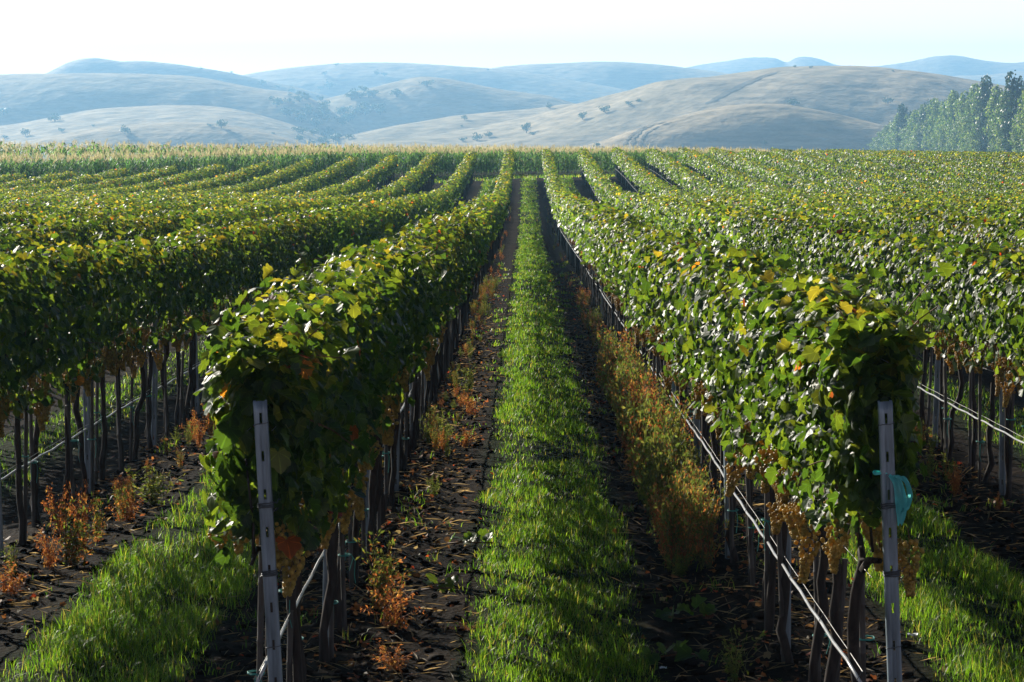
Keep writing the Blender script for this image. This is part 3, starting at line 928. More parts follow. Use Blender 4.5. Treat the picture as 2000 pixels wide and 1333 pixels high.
bunches = [bunch_mesh(200 + k, L=[0.17, 0.2, 0.15, 0.19, 0.13, 0.22][k], n=[80, 95, 70, 88, 60, 100][k]) for k in range(6)]

def trunk_variant(seed):
    r = np.random.default_rng(seed)
    A = Acc()
    px_, py_ = 0.0, 0.0
    pts = []; rad = []
    for k, z in enumerate(np.linspace(-0.05, 1.05, 9)):
        pts.append((px_, py_, z)); rad.append(0.026 * (1.25 if k == 0 else r.uniform(0.8, 1.15)) * (1 - 0.1 * z))
        px_ += r.normal() * 0.018; py_ += r.normal() * 0.028
    A.add(*tube(pts, rad, 7))
    e = pts[-1]
    for s in (-1, 1):       # cordon arms along the fruiting wire
        A.add(*tube([(e[0], e[1], e[2] - 0.04), (e[0] * .5, e[1] + s * 0.12, 1.07), (0.01, e[1] + s * 0.3, 1.10), (0, s * 0.46, 1.09)], [0.019, 0.016, 0.012, 0.008], 6))
        A.add(*tube([(0.01, s * 0.3, 1.10), (r.normal() * .03, s * 0.3, 1.22), (r.normal() * .05, s * 0.32, 1.5)], [0.007, 0.006, 0.005], 5))
    return A.mesh('trunk', M_TRUNK, smooth=True)
trunks = [trunk_variant(300 + k) for k in range(7)]

def stake_variant(seed):
    r = np.random.default_rng(seed)
    A = Acc(); pts = []; rad = []
    nz = 0.0
    h = r.uniform(1.05, 1.25)
    z = -0.08
    lx, ly = r.normal() * 0.02, r.normal() * 0.02
    while z < h:
        for dz, rr in ((0, 1.0), (0.006, 1.22), (0.012, 1.0)):
            pts.append((lx * (z + dz), ly * (z + dz), z + dz)); rad.append(0.0145 * rr)
        z += r.uniform(0.2, 0.27)
    A.add(*tube(pts, rad, 7))
    return A.mesh('stake', M_STAKE, smooth=True)
stakes = [stake_variant(320 + k) for k in range(4)]
def ring_mesh(name, rad, thick, mat, n=14, turns=1, seed=0, rise=0.0, sx=1.0, sy=1.0):
    r = np.random.default_rng(seed)
    pts = []
    for k in range(n * turns + 1):
        a = k / n * 2 * math.pi
        q = rad * (1 + r.normal() * 0.03)
        pts.append((math.cos(a) * q * sx, math.sin(a) * q * sy, rise * k / (n * turns) + r.normal() * 0.0015))
    A = Acc(); A.add(*tube(pts, thick, 5))
    return A, pts
def tie_mesh():
    A, p = ring_mesh('twine_tie', 0.036, 0.0022, M_TWINE, turns=2, seed=1, rise=0.01)
    A.add(*tube([p[-1], (0.06, -0.01, -0.03), (0.055, -0.01, -0.11), (0.062, 0, -0.16)], 0.0018, 4))
    A.add(*tube([p[-1], (0.05, 0.02, -0.02), (0.03, 0.02, -0.09)], 0.0018, 4))
    return A.mesh('twine_tie', M_TWINE)
TIE = tie_mesh()

def channel_post(name, h, w, dep, holes, seed=0, taper=0):
    """rolled steel trellis post: open channel with lips, ribbed front, slots punched in the front rib"""
    sec = [(-w * .36, dep), (-w * .5, dep), (-w * .5, 0.006), (-w * .42, 0), (-w * .22, 0), (-w * .16, 0.005), (w * .16, 0.005), (w * .22, 0), (w * .42, 0), (w * .5, 0.006), (w * .5, dep), (w * .36, dep)]
    th = 0.0022
    inner = []
    for i, (x, y) in enumerate(sec):
        inner.append((x * (1 - 2 * th / w), y + th if y < dep - 1e-6 else y - th * 0.5))
    zs = [-0.4]
    for hz in holes: zs += [hz - 0.021, hz - 0.012, hz + 0.012, hz + 0.021]
    zs.append(h); zs = sorted(zs)
    A = Acc()
    def ok(z0, z1):
        zm = (z0 + z1) / 2
        return not any(abs(zm - hz) < 0.0205 for hz in holes)
    # split the front rib in five columns so that the slot leaves a rim
    rib = [(-w * .16, 0.005), (-w * .085, 0.005), (w * .085, 0.005), (w * .16, 0.005)]
    sec2 = sec[:5] + rib + sec[7:]
    inn2 = inner[:5] + [(x, y + th) for x, y in rib] + inner[7:]
    ns = len(sec2); hole_seg = 6
    o_ = np.array([[(x, y, z) for x, y in sec2] for z in zs]).reshape(-1, 3)
    i_ = np.array([[(x, y, z) for x, y in inn2] for z in zs]).reshape(-1, 3)
    q = []
    m = len(o_)
    for a in range(len(zs) - 1):
        for b in range(ns - 1):
            if b == hole_seg and not ok(zs[a], zs[a + 1]): 
                p0 = a * ns + b; p1 = p0 + 1; p2 = p1 + ns; p3 = p0 + ns
                q += [(p0, p3, p3 + m, p0 + m), (p2, p1, p1 + m, p2 + m)]
                continue
            p0 = a * ns + b; p1 = p0 + 1; p2 = p1 + ns; p3 = p0 + ns
            q.append((p0, p1, p2, p3)); q.append((p0 + m, p3 + m, p2 + m, p1 + m))
    t0 = (len(zs) - 1) * ns
    for b in range(ns - 1): q.append((t0 + b, t0 + b + 1, t0 + b + 1 + m, t0 + b + m))
    for e in (0, ns - 1):
        for a in range(len(zs) - 1):
            q.append((a * ns + e, (a + 1) * ns + e, (a + 1) * ns + e + m, a * ns + e + m))
    A.add(np.concatenate([o_, i_]), np.array(q))
    return A.mesh(name, M_POST)
HOLES = [0.12 + 0.156 * k for k in range(11)]
END_POST = channel_post('end_post', 1.75, 0.056, 0.036, HOLES)
LINE_POST = channel_post('line_post', 1.95, 0.052, 0.034, [0.2 * k + 0.15 for k in range(9)])

leaf_objs = {}
def leaf_variants():
    r = np.random.default_rng(9)
    out = []
    pal = list(GREENS) + list(GREENS[1:]) + [YELLOWS[0] * .6, YELLOWS[0], YELLOWS[1]] + [REDS[1] * .55]
    for k, c in enumerate(pal):
        V, f, cc, uv = make_leaves(np.zeros((1, 3)), np.array([[0, 0, 1.0]]), np.array([[0, 1.0, 0]]), np.array([1.0]), np.array([c]), 0, r)
        out.append(make_mesh('leaf', V, [f], M_LEAF, col=cc, uv=uv, smooth=True))
    return out
LV = leaf_variants()

VINE_SP = 0.86
def build_row(side, k, X):
    r = np.random.default_rng(1000 + int(side * 50 + k))
    yend = row_end(X)
    vis0 = max(Y0, (abs(X) - 1.6) * F / 1000)
    vis0 = min(vis0, yend - 8)
    zr = float(G0(X, vis0))
    origin = (X, vis0, zr)
    root = empty('vine_row', origin, label=row_label(side, k), cat='vine row', group='trellised vine rows of the vineyard')
    OFF = np.array(origin)
    near = Acc(); farA = Acc()
    if k <= 1 and side > 0 or (side < 0 and k <= 1): yb = 0.03
    else: yb = 0.05
    if side < 0: yb += 0.05
    # bands: y0, y1, leaves per metre, size, level
    bands = [(0, 13.5, 980, 0.070, 0), (13.5, 20, 860, 0.070, 1), (20, 42, 700, 0.073, 2), (42, 80, 500, 0.080, 3), (80, 125, 300, 0.092, 3), (125, 240, 220, 0.106, 3)]
    for (a, b, pm, size, lev) in bands:
        a = max(a, vis0 + 0.02); b = min(b, yend)
        if b <= a: continue
        P, N, T, top, shell = canopy_points(X, side, a, b, pm, r)
        if a < Y0 + 0.1:          # rounded, ragged near end of the row
            n2 = 520
            c, hw, bt, tp = hedge_dims(X, np.full(n2, Y0 + 0.1))
            tz = r.uniform(-0.03, 1.0, n2)
            xx = X + c + r.uniform(-1, 1, n2) * hw * (0.62 + 0.5 * np.clip(tz, 0, 1))
            zz = bt + (tp - bt) * tz
            yy = Y0 + 0.12 + r.uniform(-0.06, 0.3, n2) + 0.22 * (np.abs(xx - X) / hw) ** 2
            P2 = np.stack([xx, yy, zz + G0(X, yy)], -1)
            keep = ~((np.abs(xx - X) < 0.055) & (yy < Y0 + 0.14) & (zz < 1.72))
            N2 = norm(np.stack([(xx - X) / hw * 0.7, -np.ones(n2), 0.45 * np.ones(n2)], -1) + r.normal(size=(n2, 3)) * 0.4)
            T2 = norm(np.stack([r.normal(size=n2) * .5, -0.3 * np.ones(n2), -np.ones(n2)], -1) + r.normal(size=(n2, 3)) * .3)
            P = np.concatenate([P, P2[keep]]); N = np.concatenate([N, N2[keep]]); T = np.concatenate([T, T2[keep]])
            top = np.concatenate([top, np.clip((zz[keep] - 1.16) / 0.9, 0, 1)]); shell = np.concatenate([shell, np.ones(keep.sum())])
        n = len(P)
        patch = fbm(P[:, 1] * 0.55 + X * 2, P[:, 0] * 1.2, 3) * 1.6
        col = leaf_colors(n, top, r, patch, yb * (0.5 + top), 1.0 if lev < 1 else 0.35)
        S = size * r.uniform(0.65, 1.25, n) * np.where(shell < 0.8, 1.55, 1.0)
        if lev <= 2:
            V, f, c, uv = make_leaves(P, N, T, S, col, lev, r)
            near.add(V, f, c, uv)
        else:
            S = np.where(shell < 0.8, S * 1.3, S)
            V, f, c = leaf_quads(P, N, T, S, col, 1.15, 0.08)
            near.add(V, f, c)
    # stray shoots above and beside the canopy
    sh = Acc()
    smax = min(yend, 60)
    if vis0 < smax:
        ns = int((smax - vis0) * (2.4 if smax < 30 else 1.6))
        ys = r.uniform(vis0, smax, ns)
        if vis0 < Y0 + 0.1: ys = np.concatenate([ys, np.full(9, Y0 + 0.15) + r.uniform(0, 0.5, 9)])
        for j, yy in enumerate(ys):
            c, hw, bt, tp = hedge_dims(X, np.array([yy]))
            sx = r.choice([-1, 1]); L = r.uniform(0.15, 0.42)
            if j >= ns: sx = -1 if r.random() < 0.75 else 1; L = r.uniform(0.12, 0.27)
            hi = r.random() < 0.62
            b0 = np.array([X + c[0] + sx * hw[0] * r.uniform(0.2, 1.0), yy, (tp[0] - 0.08 if hi else r.uniform(bt[0] + .1, tp[0] - .1)) + float(G0(X, yy))])
            dirn = norm(np.array([sx * r.uniform(0.2, 1.0), r.normal() * 0.4, (r.uniform(0.1, 1.0) if hi else r.uniform(-0.4, 0.4))]))
            p1 = b0 + dirn * L * 0.5; p2 = b0 + dirn * L + np.array([0, 0, -0.12 * L])
            sh.add(*tube([b0, p1, p2], [0.0035, 0.003, 0.002], 4), )
            nl = r.integers(3, 7)
            tt = np.linspace(0.25, 1.0, nl)[:, None]
            P = b0 + dirn * L * tt + r.normal(size=(nl, 3)) * 0.02
            N = norm(np.array([0, 0, 0.8]) + r.normal(size=(nl, 3)) * 0.5)
            T = norm(r.normal(size=(nl, 3)) + dirn)
            top = np.full(nl, 0.75)
            col = leaf_colors(nl, top, r, np.full(nl, 0.1), yb - .03)
            V, f, cc, uv = make_leaves(P, N, T, 0.078 * r.uniform(0.5, 1.2, nl), col, 0 if yy < 18 else 1, r)
            near.add(V, f, cc, uv)
        # woody canes inside the canopy
        cmax = min(smax, 32)
        if vis0 + 0.6 < cmax:
            for yy in r.uniform(vis0 + .5, cmax, int((cmax - vis0) * 9)):
                c, hw, bt, tp = hedge_dims(X, np.array([yy]))
                g = float(G0(X, yy))
                x1 = X + r.normal() * 0.03; x2 = X + c[0] + r.uniform(-1, 1) * hw[0] * 0.9
                sh.add(*tube([(x1, yy, g + 1.08), ((x1 + x2) / 2, yy + r.normal() * .05, g + 1.5), (x2, yy + r.normal() * 0.1, g + tp[0] - 0.03)], [0.005, 0.004, 0.003], 4))
        tag(link('cane', sh.mesh('cane', M_CANE, OFF), root), kind='stuff')
    me = near.mesh('foliage', M_LEAF, OFF, uv=True, smooth=True)
    fo = link('foliage', me, root); tag(fo, kind='stuff')

    # trunks, stakes, posts, bunches
    lim = 62 if k <= 2 else 0
    if side < 0 and k == 1: lim = 62
    yv = Y0 + 0.45 + VINE_SP * np.arange(0, int((yend - Y0) / VINE_SP))
    i0 = max(0, int((vis0 - Y0) / VINE_SP))
    far = Acc(); farp = Acc(); fars = Acc(); farg = Acc()
    for i in range(i0, len(yv)):
        y = yv[i] + r.normal() * 0.05
        g = float(G0(X, y)); x = X + r.normal() * 0.02
        st_off = (r.choice([-1, 1]) * 0.035, r.normal() * 0.04)
        if y < lim:
            o = link('trunk', trunks[r.integers(0, 7)], root, (x - OFF[0], y - OFF[1], g - OFF[2])); o.rotation_euler.z = 0 if r.random() < .5 else math.pi
            o2 = link('stake', stakes[r.integers(0, 4)], root, (x + st_off[0] - OFF[0], y + st_off[1] - OFF[1], g - OFF[2])); o2.rotation_euler.z = r.uniform(0, 6.28)
            if y < 24 and r.random() < 0.75:
                t = link('twine_tie', TIE, o2, (0, 0, r.uniform(0.28, 0.75))); t.rotation_euler.z = r.uniform(0, 6.28)
        elif y < 175 and k <= 7:
            far.add(*tube([(x, y, g), (x + r.normal() * .01, y, g + 0.6), (x, y, g + 1.2)], [0.025, 0.02, 0.02], 3, cap=False))
            fars.add(*tube([(x + .04, y, g), (x + .04, y, g + 1.15)], 0.015, 3, cap=False))
    if far.v:
        tag(link('distant_trunks', far.mesh('distant_trunks', M_TRUNK, OFF), root), kind='stuff')
        tag(link('distant_stakes', fars.mesh('distant_stakes', M_STAKE, OFF), root), kind='stuff')
    # line posts every fourth vine
    yp = Y0 + 3.25 + 3.44 * np.arange(0, int((yend - Y0) / 3.44))
    for y in yp:
        if y < vis0 or y > yend - 1: continue
        if k > 7: break
        g = float(G0(X, y))
        o = link('line_post', LINE_POST, root, (X + r.normal() * .015 - OFF[0], y - OFF[1], g - OFF[2]))
        o.rotation_euler = (r.normal() * 0.02, r.normal() * 0.015, r.normal() * 0.15)
    # far end post
    g = float(G0(X, yend))
    o = link('end_post', LINE_POST, root, (X - OFF[0], yend + 0.05 - OFF[1], g - OFF[2]))
    # bunches
    nb = 0
    gy = min(yend, 38) if k <= 1 else 0
    cand = []
    y = vis0 + 0.1
    while y < gy:
        for s in (-1, 1):
            if r.random() < (0.85 if side > 0 and s < 0 else 0.6): cand.append((y + r.normal() * 0.07, s))
        y += 0.15 if y < 24 else 0.24
    for (y, s) in cand:
        if nb >= 290: break
        c, hw, bt, tp = hedge_dims(X, np.array([y]))
        g = float(G0(X, y))
        x = X + s * r.uniform(0.08, 0.22)
        z = g + r.uniform(1.10, 1.36)
        o = link('grape_bunch', bunches[r.integers(0, 6)], root, (x - OFF[0], y - OFF[1], z - OFF[2]))
        o.rotation_euler = (r.normal() * 0.12, r.normal() * 0.12, r.uniform(0, 6.28))
        q = r.uniform(0.8, 1.15); o.scale = (q, q, q * r.uniform(0.9, 1.1))
        nb += 1
    # more distant bunches: coarse lumps of berries
    gA = Acc()
    fy0 = max(gy, vis0)
    if fy0 < 70 and k <= 2:
        ng = int((min(70, yend) - fy0) * 5)
        for yy in r.uniform(fy0, min(70, yend), ng):
            g = float(G0(X, yy)); x = X + r.choice([-1, 1]) * r.uniform(0.08, 0.22); z = g + r.uniform(1.0, 1.2)
            for q in range(5):
                gA.add(BV * np.array([0.03, 0.03, 0.028]) * (1.1 - 0.13 * q) + np.array([x + r.normal() * .008, yy + r.normal() * .008, z - 0.036 * q]), BF, (0.33 * r.uniform(.8, 1.2), 0.215, 0.05))
        if gA.v: tag(link('distant_grape_bunches', gA.mesh('distant_grape_bunches', M_GRAPE, OFF), root), kind='stuff')
    # drip pipe with its support wire, trellis wires
    ye = np.arange(vis0 if vis0 > Y0 + 1 else Y0 + 0.02, yend - 0.02, 0.43 if k <= 2 else 1.2)
    xo = -0.045 if side > 0 else -0.02
    gz_ = G0(X, ye)
    sag = 0.005 * np.cos(ye / VINE_SP * 2 * math.pi) + 0.012 * vnoise(ye * 0.3 + X, 2 + 0 * ye)
    prad = 0.008
    nn = 6 if k <= 2 else 4
    v, f = tube(np.stack([X + xo + 0.004 * vnoise(ye * .7, 4 + 0 * ye), ye, gz_ + 0.585 + sag], -1), prad, nn)
    A = Acc(); A.add(v, f)
    pipe = link('drip_pipe', A.mesh('drip_pipe', M_PIPE, OFF, smooth=True), root)
    if k <= 2:
        A = Acc(); A.add(*tube(np.stack([X + xo + 0.012 + 0 * ye, ye, gz_ + 0.625 + 0.3 * sag], -1), 0.0022, 4)); link('support_wire', A.mesh('support_wire', M_WIRE, OFF), root)
        A = Acc()
        for yy in ye[::3]:
            if yy > 40: break
            i_ = int(round((yy - ye[0]) / 0.43))
            zc = float(G0(X, yy)) + 0.585 + sag[i_]
            A.add(*tube([(X + xo, yy, zc - 0.012), (X + xo - .011, yy + .004, zc + .01), (X + xo + .010, yy, zc + 0.045), (X + xo + 0.013, yy - .004, zc + 0.01)], 0.0022, 4))
        if A.v: tag(link('pipe_clips', A.mesh('pipe_clips', M_DARKWIRE, OFF), root), kind='stuff')
        for hz in (1.02, 1.28, 1.62, 1.9):
            for sx in ((0.0,) if hz < 1.1 else (-0.05, 0.05)):
                A = Acc(); y2 = ye[ye < 70]
                if len(y2) < 3: continue
                A.add(*tube(np.stack([X + sx + 0.01 * vnoise(y2, hz + 0 * y2), y2, G0(X, y2) + hz + 0.01 * vnoise(y2 * .8, 7 + hz + 0 * y2)], -1), 0.0018, 4))
                link('trellis_wire', A.mesh('trellis_wire', M_WIRE, OFF), root)
    # near end post with wrapped wires
    if vis0 <= Y0 + 0.01:
        g = float(G0(X, Y0))
        o = link('end_post', END_POST, root, ((0.09 if side < 0 else 0.125), Y0 - 0.02 - OFF[1], g - OFF[2]))
        o.rotation_euler = (R(1.5), R(-2.6 if side < 0 else -3.0), R(4 if side < 0 else 0))
        for q, hz in enumerate((1.64, 1.31, 1.03, 0.72)):
            turns = (1, 3, 4, 1)[q]
            pts = []
            nseg = 14
            for t in range(nseg * turns + 1):
                a = t / nseg * 2 * math.pi
                # rounded rectangle around the channel
                cx_, sy_ = math.cos(a), math.sin(a)
                ex = math.copysign(abs(cx_) ** 0.5, cx_) * 0.0315; ey = math.copysign(abs(sy_) ** 0.5, sy_) * 0.0215 + 0.018
                pts.append((ex + r.normal() * .0008, ey - 0.0035, 0.024 * t / (nseg * turns) + r.normal() * .0012))
            A = Acc(); A.add(*tube(pts, 0.0028 if turns > 1 else 0.0017, 5))
            if turns > 1:
                A.add(*tube([pts[-1], (0.045, 0.0, 0.02), (0.052, 0.01, 0.035), (0.06, 0.03, 0.03)], 0.0024, 4))
                A.add(*tube([pts[3], (0.04, -0.004, -0.01), (0.05, 0.005, 0.0)], 0.0024, 4))
            wr = link('wire_tie', A.mesh('wire_tie', M_DARKWIRE), o, (0, 0, hz))
        # individual leaves in front of the foliage mass
    if k == 0:
        nl = 300
        P, N, T, top, shell = canopy_points(X, side, Y0 + 0.03, Y0 + 3.6, 240, r)
        sh_ = np.where((P[:, 0] - X) * (-side) > -0.1)[0]
        c0 = np.argsort(-shell[sh_] + r.random(len(sh_)) * 0.2)[:nl]
        for q in sh_[c0]:
            n_ = Vector(N[q]); t_ = Vector(T[q]); t_ = (t_ - n_ * t_.dot(n_)).normalized(); b_ = t_.cross(n_)
            s = 0.075 * r.uniform(0.6, 1.3)
            vi = r.integers(0, 7) if r.random() > 0.05 + 0.05 * top[q] ** 2 else r.integers(7, len(LV))
            out = Vector((n_.x, n_.y, 0)) * 0.02
            o = bpy.data.objects.new('leaf', LV[int(vi)])
            M = Matrix(((b_.x, t_.x, n_.x), (b_.y, t_.y, n_.y), (b_.z, t_.z, n_.z))).to_4x4()
            o.parent = root
            o.rotation_euler = M.to_euler(); o.scale = (s, s, s)
            o.location = (P[q][0] + out.x - OFF[0], P[q][1] + out.y - OFF[1], P[q][2] - OFF[2])
            C.objects.link(o)
    return root
for (side, k, X) in rows:
    build_row(side, k, X)

# ------------------------------------------------------------------ weeds, litter, debris
ORANGE = np.array([(0.23, 0.09, 0.035), (0.29, 0.125, 0.045), (0.16, 0.06, 0.03), (0.27, 0.17, 0.06)])
WGREEN = np.array([(0.06, 0.10, 0.025), (0.09, 0.13, 0.03), (0.13, 0.15, 0.04)])
def weed_mesh(name, kind, seed):
    r = np.random.default_rng(seed)
    A = Acc()
    ns = {'dry': 13, 'green': 12, 'wisp': 16}[kind]
    for s in range(ns):
        a = r.uniform(0, 6.28); L = r.uniform(0.5, 1.0); sp = r.uniform(0.1, 0.65) if kind != 'wisp' else r.uniform(0.05, 0.35)
        p0 = np.array([r.normal() * .07, r.normal() * .07, 0]); p1 = p0 + np.array([math.cos(a) * sp * .3, math.sin(a) * sp * .3, L * .55]); p2 = p0 + np.array([math.cos(a) * sp, math.sin(a) * sp, L * (1 - .25 * sp)])
        sc = (0.20, 0.09, 0.04) if kind == 'dry' else (0.10, 0.11, 0.04)
        v, f = tube([p0, p1, p2], [0.009, 0.007, 0.004], 3, cap=False); A.add(v, f, sc)
        m = {'dry': 44, 'green': 30, 'wisp': 48}[kind]
        t = r.uniform(0.12, 1.0, m)
        P = ((1 - t) ** 2)[:, None] * p0 + (2 * t * (1 - t))[:, None] * p1 + (t ** 2)[:, None] * p2 + r.normal(size=(m, 3)) * 0.035
        N = norm(r.normal(size=(m, 3)) + np.array([0, 0, .5])); T = norm(r.normal(size=(m, 3)) + np.array([math.cos(a), math.sin(a), -0.8 if kind == 'dry' else 0.3]))
        if kind == 'dry': c = ORANGE[r.integers(0, 4, m)]; sz = r.uniform(0.04, 0.10, m)
        elif kind == 'green': c = WGREEN[r.integers(0, 3, m)]; sz = r.uniform(0.06, 0.14, m)
        else:
            c = np.where((r.random(m) < 0.75 - 0.55 * t)[:, None], ORANGE[r.integers(0, 4, m)], WGREEN[r.integers(0, 3, m)]); sz = r.uniform(0.04, 0.10, m)
        V, f, cc = leaf_quads(P, N, T, sz, c * r.uniform(.7, 1.3, m)[:, None], 0.36, 0.08)
        A.add(V, f, cc)
    return A.mesh(name, M_WEED)
weed_var = {kd: [weed_mesh(nm, kd, 400 + 10 * j + q) for q in range(3)] for j, (kd, nm) in enumerate((('dry', 'dry_weed'), ('green', 'green_weed'), ('wisp', 'wispy_weed')))}
def put_weed(kd, x, y, h, w, label, group):
    z = float(G(x, y))
    nm = {'dry': 'dry_weed', 'green': 'green_weed', 'wisp': 'wispy_weed'}[kd]
    o = link(nm, random.choice(weed_var[kd]), None, (x, y, z - 0.01))
    o.rotation_euler.z = random.uniform(0, 6.28); o.scale = (w, w, h)
    tag(o, label, 'weed', group)
rw = random.Random(31)
# the long mass of tall orange weeds at the foot of the right-hand row
def weed_mass(name, x0, x1, y0, y1, n, hfun, label, kinds, seed):
    r = np.random.default_rng(seed); A = Acc()
    for q in range(n):
        x = r.uniform(x0, x1); y = r.uniform(y0, y1); h = hfun(y) * r.uniform(0.6, 1.15)
        kd = kinds[r.integers(0, len(kinds))]
        me = weed_var[kd][r.integers(0, 3)]
        nv = len(me.vertices); co = np.empty(nv * 3); me.vertices.foreach_get('co', co); co = co.reshape(-1, 3)
        cl = np.empty(nv * 4); me.attributes['col'].data.foreach_get('color', cl); cl = cl.reshape(-1, 4)[:, :3]
        a = r.uniform(0, 6.28); ca, sa = math.cos(a), math.sin(a)
        v = np.stack([(co[:, 0] * ca - co[:, 1] * sa) * h * 0.55 + x, (co[:, 0] * sa + co[:, 1] * ca) * h * 0.55 + y, co[:, 2] * h + float(G(x, y))], -1)
        nl = len(me.loops); li = np.empty(nl, dtype=np.int32); me.loops.foreach_get('vertex_index', li)
        tot = np.empty(len(me.polygons), dtype=np.int32); me.polygons.foreach_get('loop_total', tot)
        q4 = li[:(tot == 4).sum() * 4].reshape(-1, 4) if tot[0] == 4 else None
        st = np.concatenate([[0], np.cumsum(tot)[:-1]])
        f4 = np.stack([li[st[tot == 4] + j] for j in range(4)], -1); f3 = np.stack([li[st[tot == 3] + j] for j in range(3)], -1)
        A.add(v, [f4, f3], cl)
    tag(link(name, A.mesh(name, M_WEED)), label, 'weeds', kind='stuff')
weed_mass('weed_bank', 0.98, 1.30, 16.3, 31, 120, lambda y: 0.70 + 0.12 * math.sin(y * 1.3), 'long bank of tall orange and yellow-green weeds under the right-hand vine row', ['wisp', 'wisp', 'dry', 'green'], 5)
weed_mass('weed_bank', 1.05, 1.30, 30, 52, 45, lambda y: 0.30 + 0.1 * math.sin(y * .9), 'low rusty weeds farther up under the right-hand vine row', ['dry', 'wisp', 'green'], 6)
weed_mass('weed_bank', -1.0, -0.72, 20, 62, 90, lambda y: 0.22 + 0.10 * math.sin(y * 1.1), 'patchy green and rusty weeds under the left-hand vine row', ['green', 'dry', 'green', 'wisp'], 7)
weed_mass('weed_bank', -3.45, -3.1, 14.5, 36, 38, lambda y: 0.30 + 0.12 * math.sin(y * .8), 'weeds under the second vine row to the left', ['green', 'dry', 'wisp'], 8)
weed_mass('weed_bank', 3.55, 3.9, 18, 36, 28, lambda y: 0.30, 'weeds under the second vine row to the right', ['dry', 'green'], 9)
weed_mass('weed_bank', -1.0, -0.75, 62, 150, 35, lambda y: 0.25, 'distant weeds under the left-hand vine row', ['green', 'dry'], 11)
weed_mass('weed_bank', 1.05, 1.30, 52, 150, 35, lambda y: 0.22, 'distant weeds under the right-hand vine row', ['green', 'dry', 'green'], 12)
single = [
 ('dry', -0.62, 27.5, 0.36, 0.32, 'feathery orange weed beside the left track, upper one of two'),
 ('dry', -0.60, 24.2, 0.26, 0.30, 'small orange weed on the left track edge, lower one of two'),
 ('green', -0.72, 30.0, 0.38, 0.35, 'leafy green weed at the foot of the left row above the orange weeds'),
 ('dry', -0.78, 14.2, 0.34, 0.34, 'rust-red weed clump leaning out from the left front row'),
 ('wisp', -0.88, 14.7, 0.50, 0.42, 'tall yellow-green wispy weed between the dark trunks of the left front row'),
 ('dry', -0.70, 13.0, 0.20, 0.30, 'low reddish weed at the foot of the left front row'),
 ('dry', -3.18, 17.4, 0.58, 0.26, 'tall orange weed standing against the second left row'),
 ('wisp', -3.10, 16.6, 0.48, 0.45, 'bushy green and orange weed below the second left row'),
 ('dry', -3.08, 18.8, 0.34, 0.30, 'orange weed trailing onto the soil at the second left row'),
 ('green', -3.02, 19.8, 0.36, 0.42, 'spreading green weed beside the second left row'),
 ('dry', -3.28, 15.4, 0.26, 0.3, 'low brown weed at the left edge under the second left row'),
 ('green', 1.10, 12.6, 0.34, 0.22, 'thin pale green weed between the stakes of the right front row'),
 ('dry', 1.16, 11.6, 0.22, 0.26, 'orange-red weed low at the right front row'),
 ('dry', 1.34, 10.8, 0.16, 0.28, 'flat rusty weed at the bottom behind the pipe'),
 ('dry', 3.75, 17.2, 0.42, 0.36, 'orange dry weed at the right edge under the next row'),
 ('green', 1.02, 16.2, 0.20, 0.3, 'small green weed at the near end of the orange weed bank'),
 ('dry', 0.36, 11.4, 0.06, 0.20, 'flat brown weed on the right edge of the central grass'),
 ('dry', -0.30, 11.9, 0.05, 0.26, 'flat red-brown weed mat on the left edge of the central grass'),
 ('dry', -0.36, 14.2, 0.06, 0.28, 'brown weed mat farther along the left edge of the central grass'),
 ('dry', 2.05, 11.2, 0.07, 0.36, 'brown withered mat of weeds by the lower right grass'),
]
for a in single: put_weed(a[0], a[1], a[2], a[3], a[4], a[5], 'single weeds along the vine rows')

